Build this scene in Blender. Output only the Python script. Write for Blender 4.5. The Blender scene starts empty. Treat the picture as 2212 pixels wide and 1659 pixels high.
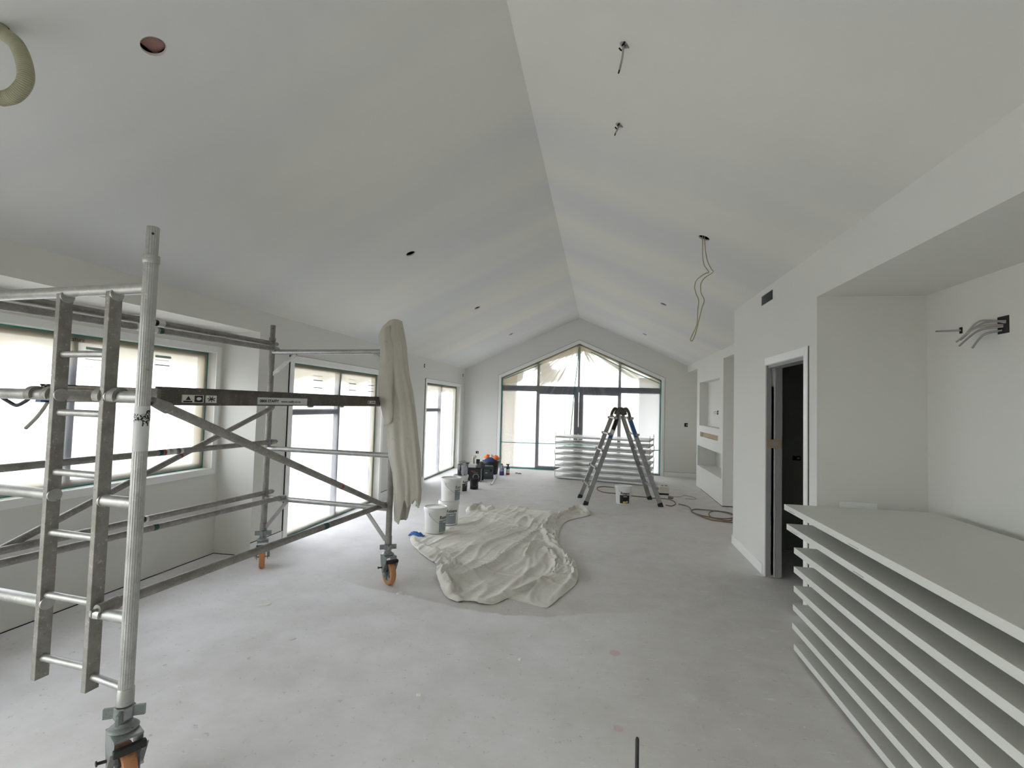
import bpy, bmesh, math, random
from mathutils import Vector, Matrix, noise
random.seed(7)
sc = bpy.context.scene
COL = sc.collection

# ------------------------------------------------------------------ camera
IMG_W, IMG_H = 2212, 1659
F_PX, YAW, PITCH, ROLL, CAM_Z = 1054.454, 0.179609, 0.042692, 0.0269936, 1.55
def cam_axes():
    f = Vector((-math.sin(YAW) * math.cos(PITCH), math.cos(YAW) * math.cos(PITCH), math.sin(PITCH)))
    r = Vector((math.cos(YAW), math.sin(YAW), 0))
    u = r.cross(f)
    c, s = math.cos(ROLL), math.sin(ROLL)
    return r * c + u * s, u * c - r * s, f
CR, CU, CF = cam_axes()
cam = bpy.data.cameras.new('camera')
cam.sensor_width = 36.0
cam.lens = F_PX / IMG_W * 36.0
cam.clip_start, cam.clip_end = 0.05, 300
cam_o = bpy.data.objects.new('camera', cam)
COL.objects.link(cam_o)
cam_o.matrix_world = Matrix(((CR.x, CU.x, -CF.x, 0), (CR.y, CU.y, -CF.y, 0), (CR.z, CU.z, -CF.z, CAM_Z), (0, 0, 0, 1)))
sc.camera = cam_o
def at(px, axis, val):
    """point where the sight line of a photo pixel meets the plane axis = val"""
    d = CF + CR * ((px[0] - 1106) / F_PX) - CU * ((px[1] - 829.5) / F_PX)
    o = Vector((0, 0, CAM_Z))
    return o + d * ((val - o[axis]) / d[axis])

# ------------------------------------------------------------------ light
EXPOSURE = 0.12
SKY = 6.2
sc.view_settings.view_transform = 'Standard'
sc.view_settings.look = 'None'
sc.view_settings.gamma = 1.0
sc.view_settings.use_curve_mapping = False
sc.view_settings.exposure = EXPOSURE
world = bpy.data.worlds.new('overcast_sky')
sc.world = world
world.use_nodes = True
bg = world.node_tree.nodes['Background']
bg.inputs[0].default_value = (1.0, .99, .965, 1)
bg.inputs[1].default_value = SKY
sc.cycles.max_bounces = 9
sc.cycles.use_adaptive_sampling = True
sc.cycles.adaptive_threshold = .025
sc.cycles.diffuse_bounces = 7
sc.cycles.glossy_bounces = 3
sc.cycles.transparent_max_bounces = 12
sc.cycles.caustics_reflective = False
sc.cycles.caustics_refractive = False
PI = math.pi

# ------------------------------------------------------------------ mesh helpers
class MB:
    def __init__(s): s.v = []; s.f = []
    def add(s, vs, fs):
        b = len(s.v); s.v += [tuple(q) for q in vs]; s.f += [tuple(i + b for i in q) for q in fs]; return s
    def box(s, x0, x1, y0, y1, z0, z1):
        return s.add([(x0,y0,z0),(x1,y0,z0),(x1,y1,z0),(x0,y1,z0),(x0,y0,z1),(x1,y0,z1),(x1,y1,z1),(x0,y1,z1)],
                     [(0,3,2,1),(4,5,6,7),(0,1,5,4),(1,2,6,5),(2,3,7,6),(3,0,4,7)])
    def obox(s, c, ax, ay, az, hx, hy, hz):
        c, ax, ay, az = Vector(c), Vector(ax).normalized(), Vector(ay).normalized(), Vector(az).normalized()
        vs = [c + ax*(sx*hx) + ay*(sy*hy) + az*(sz*hz) for sz in (-1,1) for sx, sy in ((-1,-1),(1,-1),(1,1),(-1,1))]
        return s.add(vs, [(0,3,2,1),(4,5,6,7),(0,1,5,4),(1,2,6,5),(2,3,7,6),(3,0,4,7)])
    def bar(s, a, b, w, h, up=(0,0,1)):
        """rectangular bar from a to b; w across, h along up"""
        a, b = Vector(a), Vector(b); d = (b - a); L = d.length; d.normalize()
        sd = d.cross(Vector(up))
        if sd.length < 1e-5: sd = d.cross(Vector((0,1,0)))
        sd.normalize(); u = sd.cross(d)
        return s.obox((a+b)/2, d, sd, u, L/2, w/2, h/2)
    def tube(s, pts, r, n=10, caps=True, closed=False, rfun=None):
        pts = [Vector(p) for p in pts]; m = len(pts)
        t0 = (pts[1] - pts[0]).normalized()
        ref = Vector((0,0,1)) if abs(t0.z) < .9 else Vector((1,0,0))
        nrm = t0.cross(ref).normalized(); vs = []
        for i, p in enumerate(pts):
            if closed: t = pts[(i+1) % m] - pts[i-1]
            else: t = pts[min(i+1, m-1)] - pts[max(i-1, 0)]
            if t.length < 1e-9: t = t0.copy()
            t.normalize()
            nrm = nrm - t * nrm.dot(t)
            if nrm.length < 1e-6: nrm = t.orthogonal()
            nrm.normalize(); bn = t.cross(nrm)
            rr = r[i] if isinstance(r, (list, tuple)) else r
            for k in range(n):
                a = 2*PI*k/n
                q = rr * (rfun(a) if rfun else 1)
                vs.append(p + nrm*(math.cos(a)*q) + bn*(math.sin(a)*q))
        fs = []
        for i in range(m if closed else m-1):
            j = (i+1) % m
            for k in range(n):
                l = (k+1) % n
                fs.append((i*n+k, i*n+l, j*n+l, j*n+k))
        if caps and not closed:
            fs.append(tuple(range(n-1, -1, -1))); fs.append(tuple((m-1)*n + k for k in range(n)))
        return s.add(vs, fs)
    def cyl(s, a, b, r, n=16, r2=None, caps=True, rfun=None):
        return s.tube([a, b], [r, r if r2 is None else r2], n, caps, rfun=rfun)
    def lathe(s, prof, c=(0,0,0), n=24, close_top=False, close_bot=False):
        vs = []; m = len(prof)
        for (r, z) in prof:
            for k in range(n):
                a = 2*PI*k/n
                vs.append((c[0] + r*math.cos(a), c[1] + r*math.sin(a), c[2] + z))
        fs = [(i*n+k, i*n+(k+1) % n, (i+1)*n+(k+1) % n, (i+1)*n+k) for i in range(m-1) for k in range(n)]
        if close_bot: fs.append(tuple(range(n-1, -1, -1)))
        if close_top: fs.append(tuple((m-1)*n + k for k in range(n)))
        return s.add(vs, fs)
    def prism(s, poly, axis, a, b):
        """2-D polygon extruded along axis (0 x: poly=(y,z), 1 y: poly=(x,z), 2 z: poly=(x,y))"""
        def P(q, t):
            return (t, q[0], q[1]) if axis == 0 else (q[0], t, q[1]) if axis == 1 else (q[0], q[1], t)
        n = len(poly); vs = [P(q, a) for q in poly] + [P(q, b) for q in poly]
        fs = [tuple(range(n)), tuple(range(2*n-1, n-1, -1))] + [(i, i+n, (i+1) % n + n, (i+1) % n) for i in range(n)]
        return s.add(vs, fs)
    def xform(s, M):
        s.v = [tuple(M @ Vector(q)) for q in s.v]; return s
    def build(s, name, m, parent=None, smooth=False, bevel=0):
        me = bpy.data.meshes.new(name); me.from_pydata(s.v, [], s.f); me.update()
        bm = bmesh.new(); bm.from_mesh(me); bmesh.ops.recalc_face_normals(bm, faces=bm.faces)
        if bevel:
            es = [e for e in bm.edges if len(e.link_faces) == 2 and e.calc_face_angle(0) > .6]
            bmesh.ops.bevel(bm, geom=es, offset=bevel, segments=2, affect='EDGES', profile=.6)
        if smooth:
            for f in bm.faces: f.smooth = True
        bm.to_mesh(me); bm.free()
        if smooth:
            me.set_sharp_from_angle(angle=math.radians(smooth if smooth > 1 else 40))
        o = bpy.data.objects.new(name, me); COL.objects.link(o)
        me.materials.append(m)
        if parent: o.parent = parent
        return o
def box(name, m, parent, x0, x1, y0, y1, z0, z1, bevel=0):
    return MB().box(x0,x1,y0,y1,z0,z1).build(name, m, parent, bevel=bevel)
def thing(name, label, cat, group=None, loc=(0,0,0), rz=0):
    o = bpy.data.objects.new(name, None); COL.objects.link(o)
    o.empty_display_size = .1; o.location = loc; o.rotation_euler = (0,0,rz)
    return tag(o, label, cat, group)
def tag(o, label, cat, group=None, kind=None):
    o['label'] = label; o['category'] = cat
    if group: o['group'] = group
    if kind: o['kind'] = kind
    return o
def struct(o, label, cat):
    return tag(o, label, cat, kind='structure')
def text_mesh(txt, size, bold=0.0):
    """outlined lettering as flat triangles: list of (x, y) verts and faces, left-aligned at 0"""
    cu = bpy.data.curves.new('lettering', 'FONT'); cu.body = txt; cu.size = size; cu.offset = bold; cu.resolution_u = 3
    o = bpy.data.objects.new('lettering', cu); COL.objects.link(o)
    dg = bpy.context.evaluated_depsgraph_get()
    me = bpy.data.meshes.new_from_object(o.evaluated_get(dg))
    vs = [tuple(v.co) for v in me.vertices]; fs = [tuple(p.vertices) for p in me.polygons]
    bpy.data.objects.remove(o); bpy.data.curves.remove(cu); bpy.data.meshes.remove(me)
    return vs, fs

# ------------------------------------------------------------------ materials
def new_mat(name):
    m = bpy.data.materials.new(name); m.use_nodes = True
    nt = m.node_tree; p = nt.nodes['Principled BSDF']
    return m, nt, p
def N(nt, typ, **kw):
    n = nt.nodes.new(typ)
    for k, v in kw.items():
        if k.startswith('i_'): n.inputs[k[2:].replace('_', ' ')].default_value = v
        else: setattr(n, k, v)
    return n
def coords(nt, scale=(1,1,1), kind='Object'):
    tc = N(nt, 'ShaderNodeTexCoord'); mp = N(nt, 'ShaderNodeMapping')
    mp.inputs['Scale'].default_value = scale
    nt.links.new(tc.outputs[kind], mp.inputs['Vector']); return mp.outputs['Vector']
def ramp(nt, fac, stops):
    r = N(nt, 'ShaderNodeValToRGB'); e = r.color_ramp.elements
    while len(e) < len(stops): e.new(.5)
    for q, (p, c) in zip(e, stops):
        q.position = p; q.color = c if len(c) == 4 else (*c, 1)
    nt.links.new(fac, r.inputs['Fac']); return r.outputs['Color']
def mixc(nt, fac, a, b, mode='MIX'):
    m = N(nt, 'ShaderNodeMix', data_type='RGBA', blend_type=mode)
    for sock, v in ((m.inputs[0], fac), (m.inputs[6], a), (m.inputs[7], b)):
        if hasattr(v, 'links'): nt.links.new(v, sock)
        elif isinstance(v, (int, float)): sock.default_value = v
        else: sock.default_value = v if len(v) == 4 else (*v, 1)
    return m.outputs[2]
def math_n(nt, op, a, b=0.0, c=None, clamp=False):
    m = N(nt, 'ShaderNodeMath', operation=op, use_clamp=clamp)
    for i, v in enumerate((a, b) if c is None else (a, b, c)):
        if hasattr(v, 'links'): nt.links.new(v, m.inputs[i])
        else: m.inputs[i].default_value = v
    return m.outputs[0]
def noise_n(nt, vec, scale, detail=3, rough=.5, out='Fac'):
    n = N(nt, 'ShaderNodeTexNoise'); nt.links.new(vec, n.inputs['Vector'])
    n.inputs['Scale'].default_value = scale; n.inputs['Detail'].default_value = detail; n.inputs['Roughness'].default_value = rough
    return n.outputs[out]
def bump(nt, p, h, strength, dist=.01):
    b = N(nt, 'ShaderNodeBump'); b.inputs['Strength'].default_value = strength; b.inputs['Distance'].default_value = dist
    nt.links.new(h, b.inputs['Height']); nt.links.new(b.outputs['Normal'], p.inputs['Normal'])
def plain(name, col, rough=.5, metal=0.0, spec=.5, var=.08, scale=20):
    m, nt, p = new_mat(name)
    v = coords(nt); n = noise_n(nt, v, scale, 4)
    c = mixc(nt, n, tuple(x*(1-var) for x in col), tuple(min(1, x*(1+var)) for x in col))
    nt.links.new(c, p.inputs['Base Color'])
    p.inputs['Roughness'].default_value = rough; p.inputs['Metallic'].default_value = metal
    p.inputs['Specular IOR Level'].default_value = spec
    return m
def paint(name, c1, c2, stretch=(1,1,1), rough=.62):
    """wall paint: two coats with soft cloudy bands, fine roller grain"""
    m, nt, p = new_mat(name)
    v = coords(nt, stretch)
    n = ramp(nt, noise_n(nt, v, .9, 2, .5), [(.38, (0,0,0)), (.62, (1,1,1))])
    c = mixc(nt, n, c1, c2)
    nt.links.new(c, p.inputs['Base Color'])
    p.inputs['Roughness'].default_value = rough; p.inputs['Specular IOR Level'].default_value = .3
    bump(nt, p, noise_n(nt, coords(nt), 260, 2), .05, .002)
    return m
M = {}
M['wall'] = paint('wall_paint', (.78, .775, .735), (.745, .745, .72), (.6, .6, .4))
M['ceiling'] = paint('ceiling_primer', (.79, .78, .73), (.71, .715, .712), (.25, 1.1, .25))
M['trim'] = plain('trim_white_gloss', (.88, .89, .88), .35, var=.015, scale=3)
M['doorwhite'] = plain('door_white_satin', (.70, .705, .67), .45, var=.02, scale=4)
M['dark_frame'] = plain('dark_aluminium_joinery', (.045, .045, .055), .45, .0)
M['gap'] = plain('shadow_gap_black', (.02, .02, .02), .9)
M['black'] = plain('black_plastic', (.018, .018, .02), .5)
M['grey_primer'] = plain('grey_primer', (.36, .36, .37), .6, var=.06, scale=6)
M['galv'] = plain('galvanised_duct', (.40, .42, .44), .4, .6, var=.2, scale=9)
M['void'] = plain('roof_void', (.012, .011, .010), .95, spec=.1)
M['room_shade'] = plain('shaded_room_paint', (.30, .31, .28), .7, var=.05, scale=2)  # dark grey puts the deep room's shade into the wall colour
M['pink_batt'] = plain('pink_insulation', (.42, .24, .22), .95, var=.25, scale=40)
M['mdf'] = plain('bare_mdf', (.42, .32, .20), .7, var=.15, scale=12)

def floor_mat():
    m, nt, p = new_mat('dusty_concrete')
    v = coords(nt)
    sep = N(nt, 'ShaderNodeSeparateXYZ'); nt.links.new(v, sep.inputs[0])
    X, Y = sep.outputs[0], sep.outputs[1]
    big = noise_n(nt, v, .8, 3, .55); mid = noise_n(nt, v, 5, 4, .6); fine = noise_n(nt, v, 60, 4, .65)
    bare = mixc(nt, ramp(nt, big, [(.35, (0,0,0)), (.65, (1,1,1))]), (.53, .505, .475), (.63, .61, .585))
    bare = mixc(nt, ramp(nt, mid, [(.3, (0,0,0)), (.7, (1,1,1))]), bare, (.66, .64, .62))
    # dust film that settled everywhere except where a drop sheet lay: sheet edge follows a curve y = g(x)
    cv = N(nt, 'ShaderNodeFloatCurve'); mr = N(nt, 'ShaderNodeMapRange')
    mr.inputs[1].default_value = -3.4; mr.inputs[2].default_value = 2.0
    nt.links.new(X, mr.inputs[0]); nt.links.new(mr.outputs[0], cv.inputs['Value'])
    c = cv.mapping.curves[0]
    pts = [(-3.4, 4.6), (-2.4, 4.1), (-1.849, 3.86), (-1.41, 3.77), (-.81, 3.63), (-.3, 3.68), (.05, 3.84), (.5, 3.9), (2., 3.2)]
    while len(c.points) < len(pts): c.points.new(.5, .5)
    for q, (a, b) in zip(c.points, pts): q.location = ((a + 3.4) / 5.4, (b - 3) / 2)
    cv.mapping.update()
    edge = math_n(nt, 'MULTIPLY_ADD', cv.outputs[0], 2.0, 3.0)
    wob = math_n(nt, 'MULTIPLY_ADD', mid, .10, -.05)
    d = math_n(nt, 'SUBTRACT', math_n(nt, 'ADD', edge, wob), Y)           # >0 on the near side
    near = N(nt, 'ShaderNodeMapRange', interpolation_type='SMOOTHSTEP'); nt.links.new(d, near.inputs[0])
    near.inputs[1].default_value = -.02; near.inputs[2].default_value = .03
    rightfade = N(nt, 'ShaderNodeMapRange', interpolation_type='SMOOTHSTEP'); nt.links.new(X, rightfade.inputs[0])
    rightfade.inputs[1].default_value = 1.1; rightfade.inputs[2].default_value = -.9
    dustn = ramp(nt, noise_n(nt, v, 2.2, 5, .6), [(.30, (.52,)*3), (.62, (1,1,1))])
    f1 = math_n(nt, 'MULTIPLY', near.outputs[0], rightfade.outputs[0])
    f1 = math_n(nt, 'MULTIPLY', f1, dustn)
    # far, unsheeted stretch by the windows is dusty as well
    farm = N(nt, 'ShaderNodeMapRange', interpolation_type='SMOOTHSTEP'); nt.links.new(Y, farm.inputs[0])
    farm.inputs[1].default_value = 4.2; farm.inputs[2].default_value = 6.5
    leftm = N(nt, 'ShaderNodeMapRange', interpolation_type='SMOOTHSTEP'); nt.links.new(X, leftm.inputs[0])
    leftm.inputs[1].default_value = -1.2; leftm.inputs[2].default_value = -2.5
    f2 = math_n(nt, 'MULTIPLY', math_n(nt, 'MULTIPLY', leftm.outputs[0], dustn), 1.0)
    f2 = math_n(nt, 'MULTIPLY', f2, math_n(nt, 'MULTIPLY_ADD', farm.outputs[0], -.25, .95))
    f2 = math_n(nt, 'MAXIMUM', f2, math_n(nt, 'MULTIPLY', dustn, .2))
    f = math_n(nt, 'MAXIMUM', f1, f2, clamp=True)
    col = mixc(nt, math_n(nt, 'MULTIPLY', f, .95), bare, (.90, .89, .92))
    # plaster specks and scuffs
    vo = N(nt, 'ShaderNodeTexVoronoi'); nt.links.new(v, vo.inputs['Vector']); vo.inputs['Scale'].default_value = 9
    sp = math_n(nt, 'LESS_THAN', math_n(nt, 'ADD', vo.outputs['Distance'], math_n(nt, 'MULTIPLY', fine, .25)), .17)
    sp = math_n(nt, 'MULTIPLY', sp, math_n(nt, 'GREATER_THAN', noise_n(nt, v, 1.3, 2), .5))
    col = mixc(nt, math_n(nt, 'MULTIPLY', sp, .8), col, (1, 1, .98))
    vec2 = coords(nt, (1, 3.2, 1))
    sm = ramp(nt, noise_n(nt, vec2, 7, 7, .8), [(.57, (0,0,0)), (.68, (1,1,1))])
    col = mixc(nt, math_n(nt, 'MULTIPLY', sm, .5), col, (.95, .94, .94))
    dk = ramp(nt, noise_n(nt, v, 22, 5, .8), [(.60, (0,0,0)), (.70, (1,1,1))])
    col = mixc(nt, math_n(nt, 'MULTIPLY', dk, .55), col, (.30, .29, .28))
    # pink set-out marks
    for (mx, my, r) in ((.121, 3.228, .035), (.117, 2.49, .025)):
        vd = N(nt, 'ShaderNodeVectorMath', operation='DISTANCE'); nt.links.new(v, vd.inputs[0]); vd.inputs[1].default_value = (mx, my, 0)
        k = math_n(nt, 'LESS_THAN', math_n(nt, 'ADD', vd.outputs['Value'], math_n(nt, 'MULTIPLY', fine, .04)), r + .02)
        col = mixc(nt, math_n(nt, 'MULTIPLY', k, .35), col, (.66, .32, .36))
    # white splat
    vd = N(nt, 'ShaderNodeVectorMath', operation='DISTANCE'); nt.links.new(v, vd.inputs[0]); vd.inputs[1].default_value = (.5, 2.83, 0)
    k = math_n(nt, 'LESS_THAN', math_n(nt, 'ADD', vd.outputs['Value'], math_n(nt, 'MULTIPLY', noise_n(nt, v, 40, 5, .8), .22)), .155)
    col = mixc(nt, math_n(nt, 'MULTIPLY', k, .6), col, (.72, .72, .70))
    nt.links.new(col, p.inputs['Base Color'])
    p.inputs['Roughness'].default_value = .7; p.inputs['Specular IOR Level'].default_value = .15
    bump(nt, p, fine, .12, .004)
    return m
M['floor'] = floor_mat()

def glass_mat():
    m, nt, p = new_mat('window_glass'); nt.nodes.remove(p)
    t = N(nt, 'ShaderNodeBsdfTransparent'); t.inputs[0].default_value = (.94, .96, .96, 1)
    g = N(nt, 'ShaderNodeBsdfGlossy'); g.inputs['Roughness'].default_value = .03
    fr = N(nt, 'ShaderNodeLayerWeight'); fr.inputs[0].default_value = .5
    mx = N(nt, 'ShaderNodeMixShader')
    nt.links.new(math_n(nt, 'MULTIPLY_ADD', math_n(nt, 'POWER', fr.outputs['Facing'], 5.0), .45, .03), mx.inputs[0]); nt.links.new(t.outputs[0], mx.inputs[1]); nt.links.new(g.outputs[0], mx.inputs[2])
    nt.links.new(mx.outputs[0], nt.nodes['Material Output'].inputs[0]); return m
M['glass'] = glass_mat()

def film_mat():
    """thin milky masking film: 'milk' (haze of creases and paint mist) and 'mist' (cream overspray) are stored per vertex"""
    m, nt, p = new_mat('masking_film'); nt.nodes.remove(p)
    am = N(nt, 'ShaderNodeAttribute', attribute_name='milk'); ae = N(nt, 'ShaderNodeAttribute', attribute_name='mist')
    colr = mixc(nt, ae.outputs['Fac'], (.90, .92, 1.0), (.42, .385, .31))
    tr = N(nt, 'ShaderNodeBsdfTransparent'); tr.inputs[0].default_value = (.90, .915, .98, 1)
    tl = N(nt, 'ShaderNodeBsdfTranslucent'); nt.links.new(colr, tl.inputs[0])
    df = N(nt, 'ShaderNodeBsdfDiffuse'); nt.links.new(colr, df.inputs[0])
    m1 = N(nt, 'ShaderNodeMixShader'); m1.inputs[0].default_value = .38
    nt.links.new(tl.outputs[0], m1.inputs[1]); nt.links.new(df.outputs[0], m1.inputs[2])
    m2 = N(nt, 'ShaderNodeMixShader'); nt.links.new(am.outputs['Fac'], m2.inputs[0]); nt.links.new(tr.outputs[0], m2.inputs[1]); nt.links.new(m1.outputs[0], m2.inputs[2])
    nt.links.new(m2.outputs[0], nt.nodes['Material Output'].inputs[0])
    return m
M['film'] = film_mat()
def sstep(a, b, x):
    t = max(0., min(1., (x-a)/(b-a))); return t*t*(3-2*t)
def put_attr(o, name, vals):
    at_ = o.data.attributes.new(name, 'FLOAT', 'POINT'); at_.data.foreach_set('value', vals)
M['tape'] = plain('green_masking_tape', (.03, .33, .27), .6, var=.1)
M['print'] = plain('grey_green_film_print', (.30, .42, .40), .7)

# ------------------------------------------------------------------ room shell
XL, XB, XR, XP, XF = -3.342, -3.743, 2.285, 1.558, 1.972    # left wall, bay back, right wall, partition, chimney face
YE, YB, YP, YA = 11.789, -4.0, 6.165, 3.91                  # end wall, back wall, partition end, alcove end
XRG, ZRG, SL = -.5286, 3.6904, .4531
def zc(x): return ZRG - SL * abs(x - XRG)
WT = .16
struct(box('floor', M['floor'], None, -3.95, 3.4, YB-.2, YE+.17, -.1, 0), 'bare grey concrete floor dusted with white plaster', 'floor')

# ceiling: two sloping sheets with round cut-outs
HOLES = [(-1.929, 1.73, .048), (-1.925, 4.635, .048), (-1.927, 7.383, .048), (-1.911, 10.251, .048),
         (.868, 7.245, .048), (.867, 10.195, .048), (.869, 4.447, .050), (.086, 2.485, .012), (.087, 3.208, .012), (-2.25, 1.40, .03)]
HOLES = [(x, y, r) for x, y, r in HOLES]
mb = MB()
mb.prism([(XL-.4, zc(XL-.4)), (XRG, ZRG), (XR+.35, zc(XR+.35)), (XR+.35, zc(XR+.35)+.014), (XRG, ZRG+.014), (XL-.4, zc(XL-.4)+.014)], 1, YB-.2, YE+.2)
ceil_o = mb.build('ceiling', M['ceiling'])
cut = MB()
def slope_n(x): return Vector((-SL if x < XRG else SL, 0, 1)).normalized()
for x, y, r in HOLES:
    c = Vector((x, y, zc(x))); n = slope_n(x)
    cut.cyl(c - n*.1, c + n*.2, r, 32)
cut_o = cut.build('cutter', M['void'])
bo = ceil_o.modifiers.new('holes', 'BOOLEAN'); bo.operation = 'DIFFERENCE'; bo.object = cut_o; bo.solver = 'EXACT'
dg = bpy.context.evaluated_depsgraph_get()
nm = bpy.data.meshes.new_from_object(ceil_o.evaluated_get(dg))
ceil_o.modifiers.clear(); old = ceil_o.data; ceil_o.data = nm; bpy.data.meshes.remove(old)
nm.materials.clear(); nm.materials.append(M['ceiling'])
bpy.data.objects.remove(cut_o)
struct(ceil_o, 'raked plasterboard ceiling with white primer and round cut-outs', 'ceiling')
# roof over the ceiling void
mb = MB()
mb.prism([(XL-.9, zc(XL-.9)+.28), (XRG, ZRG+.3), (XR+.9, zc(XR+.9)+.28), (XR+.9, zc(XR+.9)+.34), (XRG, ZRG+.36), (XL-.9, zc(XL-.9)+.34)], 1, YB-.6, YE+.9)
struct(mb.build('roof', M['void']), 'roof deck above the ceiling', 'roof')

def wall_x(x0, x1, y0, y1, z0, z1, holes):
    """slab normal to x with rectangular holes (ya, yb, za, zb), split into boxes"""
    mb = MB(); ys = sorted({y0, y1, *[h[0] for h in holes], *[h[1] for h in holes]})
    for a, b in zip(ys[:-1], ys[1:]):
        m_ = (a+b)/2; hs = sorted([h for h in holes if h[0] < m_ < h[1]], key=lambda h: h[2]); z = z0
        for h in hs:
            if h[2] > z + 1e-6: mb.box(x0, x1, a, b, z, h[2])
            z = h[3]
        if z1 > z + 1e-6: mb.box(x0, x1, a, b, z, z1)
    return mb
W2 = (4.87, 7.10, 0.0, 1.96); W3 = (9.08, 11.38, 0.0, 1.95); W0 = (-3.0, 1.2, 0.0, 2.0); BAY = (1.63, 4.31, 0.0, 2.205)
W1 = (1.73, 4.21, .852, 1.985)
mb = wall_x(XL-WT, XL, YB-.2, YE, 0, zc(XL)+.02, [W0, BAY, W2, W3])
mb.box(XB-WT, XL-WT, BAY[0]-WT, BAY[0], 0, 2.205); mb.box(XB-WT, XL-WT, BAY[1], BAY[1]+WT, 0, 2.205)
mb.box(XB-WT, XL-WT, BAY[0]-WT, BAY[1]+WT, 2.205, 2.40)
b2 = wall_x(XB-WT, XB, BAY[0], BAY[1], 0, 2.205, [W1]); mb.add(b2.v, b2.f)
struct(mb.build('wall_left', M['wall']), 'white painted long wall with window bay and tall window openings', 'wall')
GA = (-.515, 3.07); GL, GR, GZ = -2.41, 1.40, 2.22
mb = MB()
mb.prism([(XL, 0), (GL, 0), (GL, GZ), GA, (XRG, ZRG+.02), (XL, zc(XL)+.02)], 1, YE, YE+WT)
mb.prism([(XR+.2, 0), (XR+.2, zc(XR+.2)+.02), (XRG, ZRG+.02), GA, (GR, GZ), (GR, 0)], 1, YE, YE+WT)
struct(mb.build('wall_end', M['wall']), 'white gable end wall around the peaked window', 'wall')
mb = MB()
mb.box(XL, 2.5, YB-.2, YB, 0, 3.9)
struct(mb.build('wall_back', M['wall']), 'plain white back wall behind the viewpoint', 'wall')
# right wall with a cupboard space behind the partition
mb = MB()
mb.box(XR, XR+WT, YP-.11, 8.4, 0, zc(XR)+.02); mb.box(XR, XR+WT, 10.63, YE, 0, zc(XR)+.02)
mb.box(2.27, 2.27+WT, YB-.2, YA, 0, 2.43)
struct(mb.build('wall_right', M['wall']), 'white outer side wall behind the niches', 'wall')
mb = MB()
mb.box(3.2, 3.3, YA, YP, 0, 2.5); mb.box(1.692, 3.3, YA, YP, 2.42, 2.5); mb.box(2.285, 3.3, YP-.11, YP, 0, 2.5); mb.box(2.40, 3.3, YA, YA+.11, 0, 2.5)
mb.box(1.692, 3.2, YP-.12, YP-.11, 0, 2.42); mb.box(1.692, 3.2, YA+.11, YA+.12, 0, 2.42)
struct(mb.build('wall_pantry', M['room_shade']), 'walls of the dark room behind the doorway, shade put into their grey', 'wall')
mb = MB()
mb.box(XF, XR+.02, YP, YE, 2.405, zc(XF)+.02)
struct(mb.build('wall_header', M['wall']), 'white dropped header running above the chimney breast', 'wall')
# partition with pocket-door opening, vent hole, return wall, alcove end wall, header and lowered alcove ceiling
DO = (4.128, 5.023, 0, 1.99); VH = (4.85, 5.175, 2.597, 2.69)
PT = .134
mb = wall_x(XP, XP+PT, YA+.11, YP-.11, 0, zc(XP)+.01, [DO, VH])
mb.box(XP, XR+.02, YP-.11, YP, 0, zc(XP)-.0); mb.box(XP, 2.41, YA, YA+.11, 0, zc(XP)+.01)
mb.box(XP, XP+PT, YB, YA, 2.407, zc(XP)+.01)
mb.box(XP+PT, 2.45, YB, YA, 2.407, 2.50)
mb.box(XP, 2.27, YB, 1.42, 0, 2.407)  # solid block out of view, added to keep light out of the alcove
struct(mb.build('wall_partition', M['wall']), 'white partition wall with pocket doorway and alcove header', 'wall')
# chimney breast with television niche, slot and hearth niche
TVN = (8.70, 10.37, 1.24, 2.10); SLOT = (8.785, 10.28, 1.03, 1.12); LOW = (8.53, 10.52, .43, .835)
mb = wall_x(XF, XF+.05, 8.45, 10.63, 0, 2.405, [TVN, SLOT, LOW])
b2 = wall_x(XF+.05, XF+.16, 8.45, 10.63, 0, 2.405, [TVN, LOW]); mb.add(b2.v, b2.f)
b2 = wall_x(XF+.16, XF+.36, 8.45, 10.63, 0, 2.405, [LOW]); mb.add(b2.v, b2.f)
mb.box(XF+.36, XF+.5, 8.39, 10.64, 0, 2.405)
struct(mb.build('wall_chimney', M['wall']), 'white chimney breast with television niche, timber slot and low hearth niche', 'wall')
box('slot_board', M['mdf'], bpy.data.objects['wall_chimney'], XF+.045, XF+.055, SLOT[0], SLOT[1], SLOT[2], SLOT[3])

# baseboards and architraves
def gap_y(name, parent, y0, y1, z0, z1, x, t=.004):
    return box(name, M['gap'], parent, x-.002, x+t, y0, y1, z0, z1)
bs = struct(bpy.data.objects.new('baseboard_left', None), 'flush white skirting along the window wall', 'skirting'); COL.objects.link(bs)
for a, b in ((4.31, 4.776), (7.17, 8.98), (11.46, YE)):
    box('board', M['trim'], bs, XL, XL+.008, a, b, 0, .128)
    box('shadow_gap', M['gap'], bs, XL, XL+.0045, a, b, .128, .134)
bs = struct(bpy.data.objects.new('baseboard_end', None), 'white skirting on the gable wall', 'skirting'); COL.objects.link(bs)
for a, b in ((XL, GL-.075), (GR+.075, XR)):
    box('board', M['trim'], bs, a, b, YE-.008, YE, 0, .10)
    box('shadow_gap', M['gap'], bs, a, b, YE-.003, YE, .10, .104)
bs = struct(bpy.data.objects.new('baseboard_partition', None), 'white skirting along the foot of the partition', 'skirting'); COL.objects.link(bs)
box('board', M['trim'], bs, XP-.012, XP, 5.09, YP+.012, 0, .10, .002)
box('board', M['trim'], bs, XP-.012, XR, YP, YP+.012, 0, .10, .002)

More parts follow.
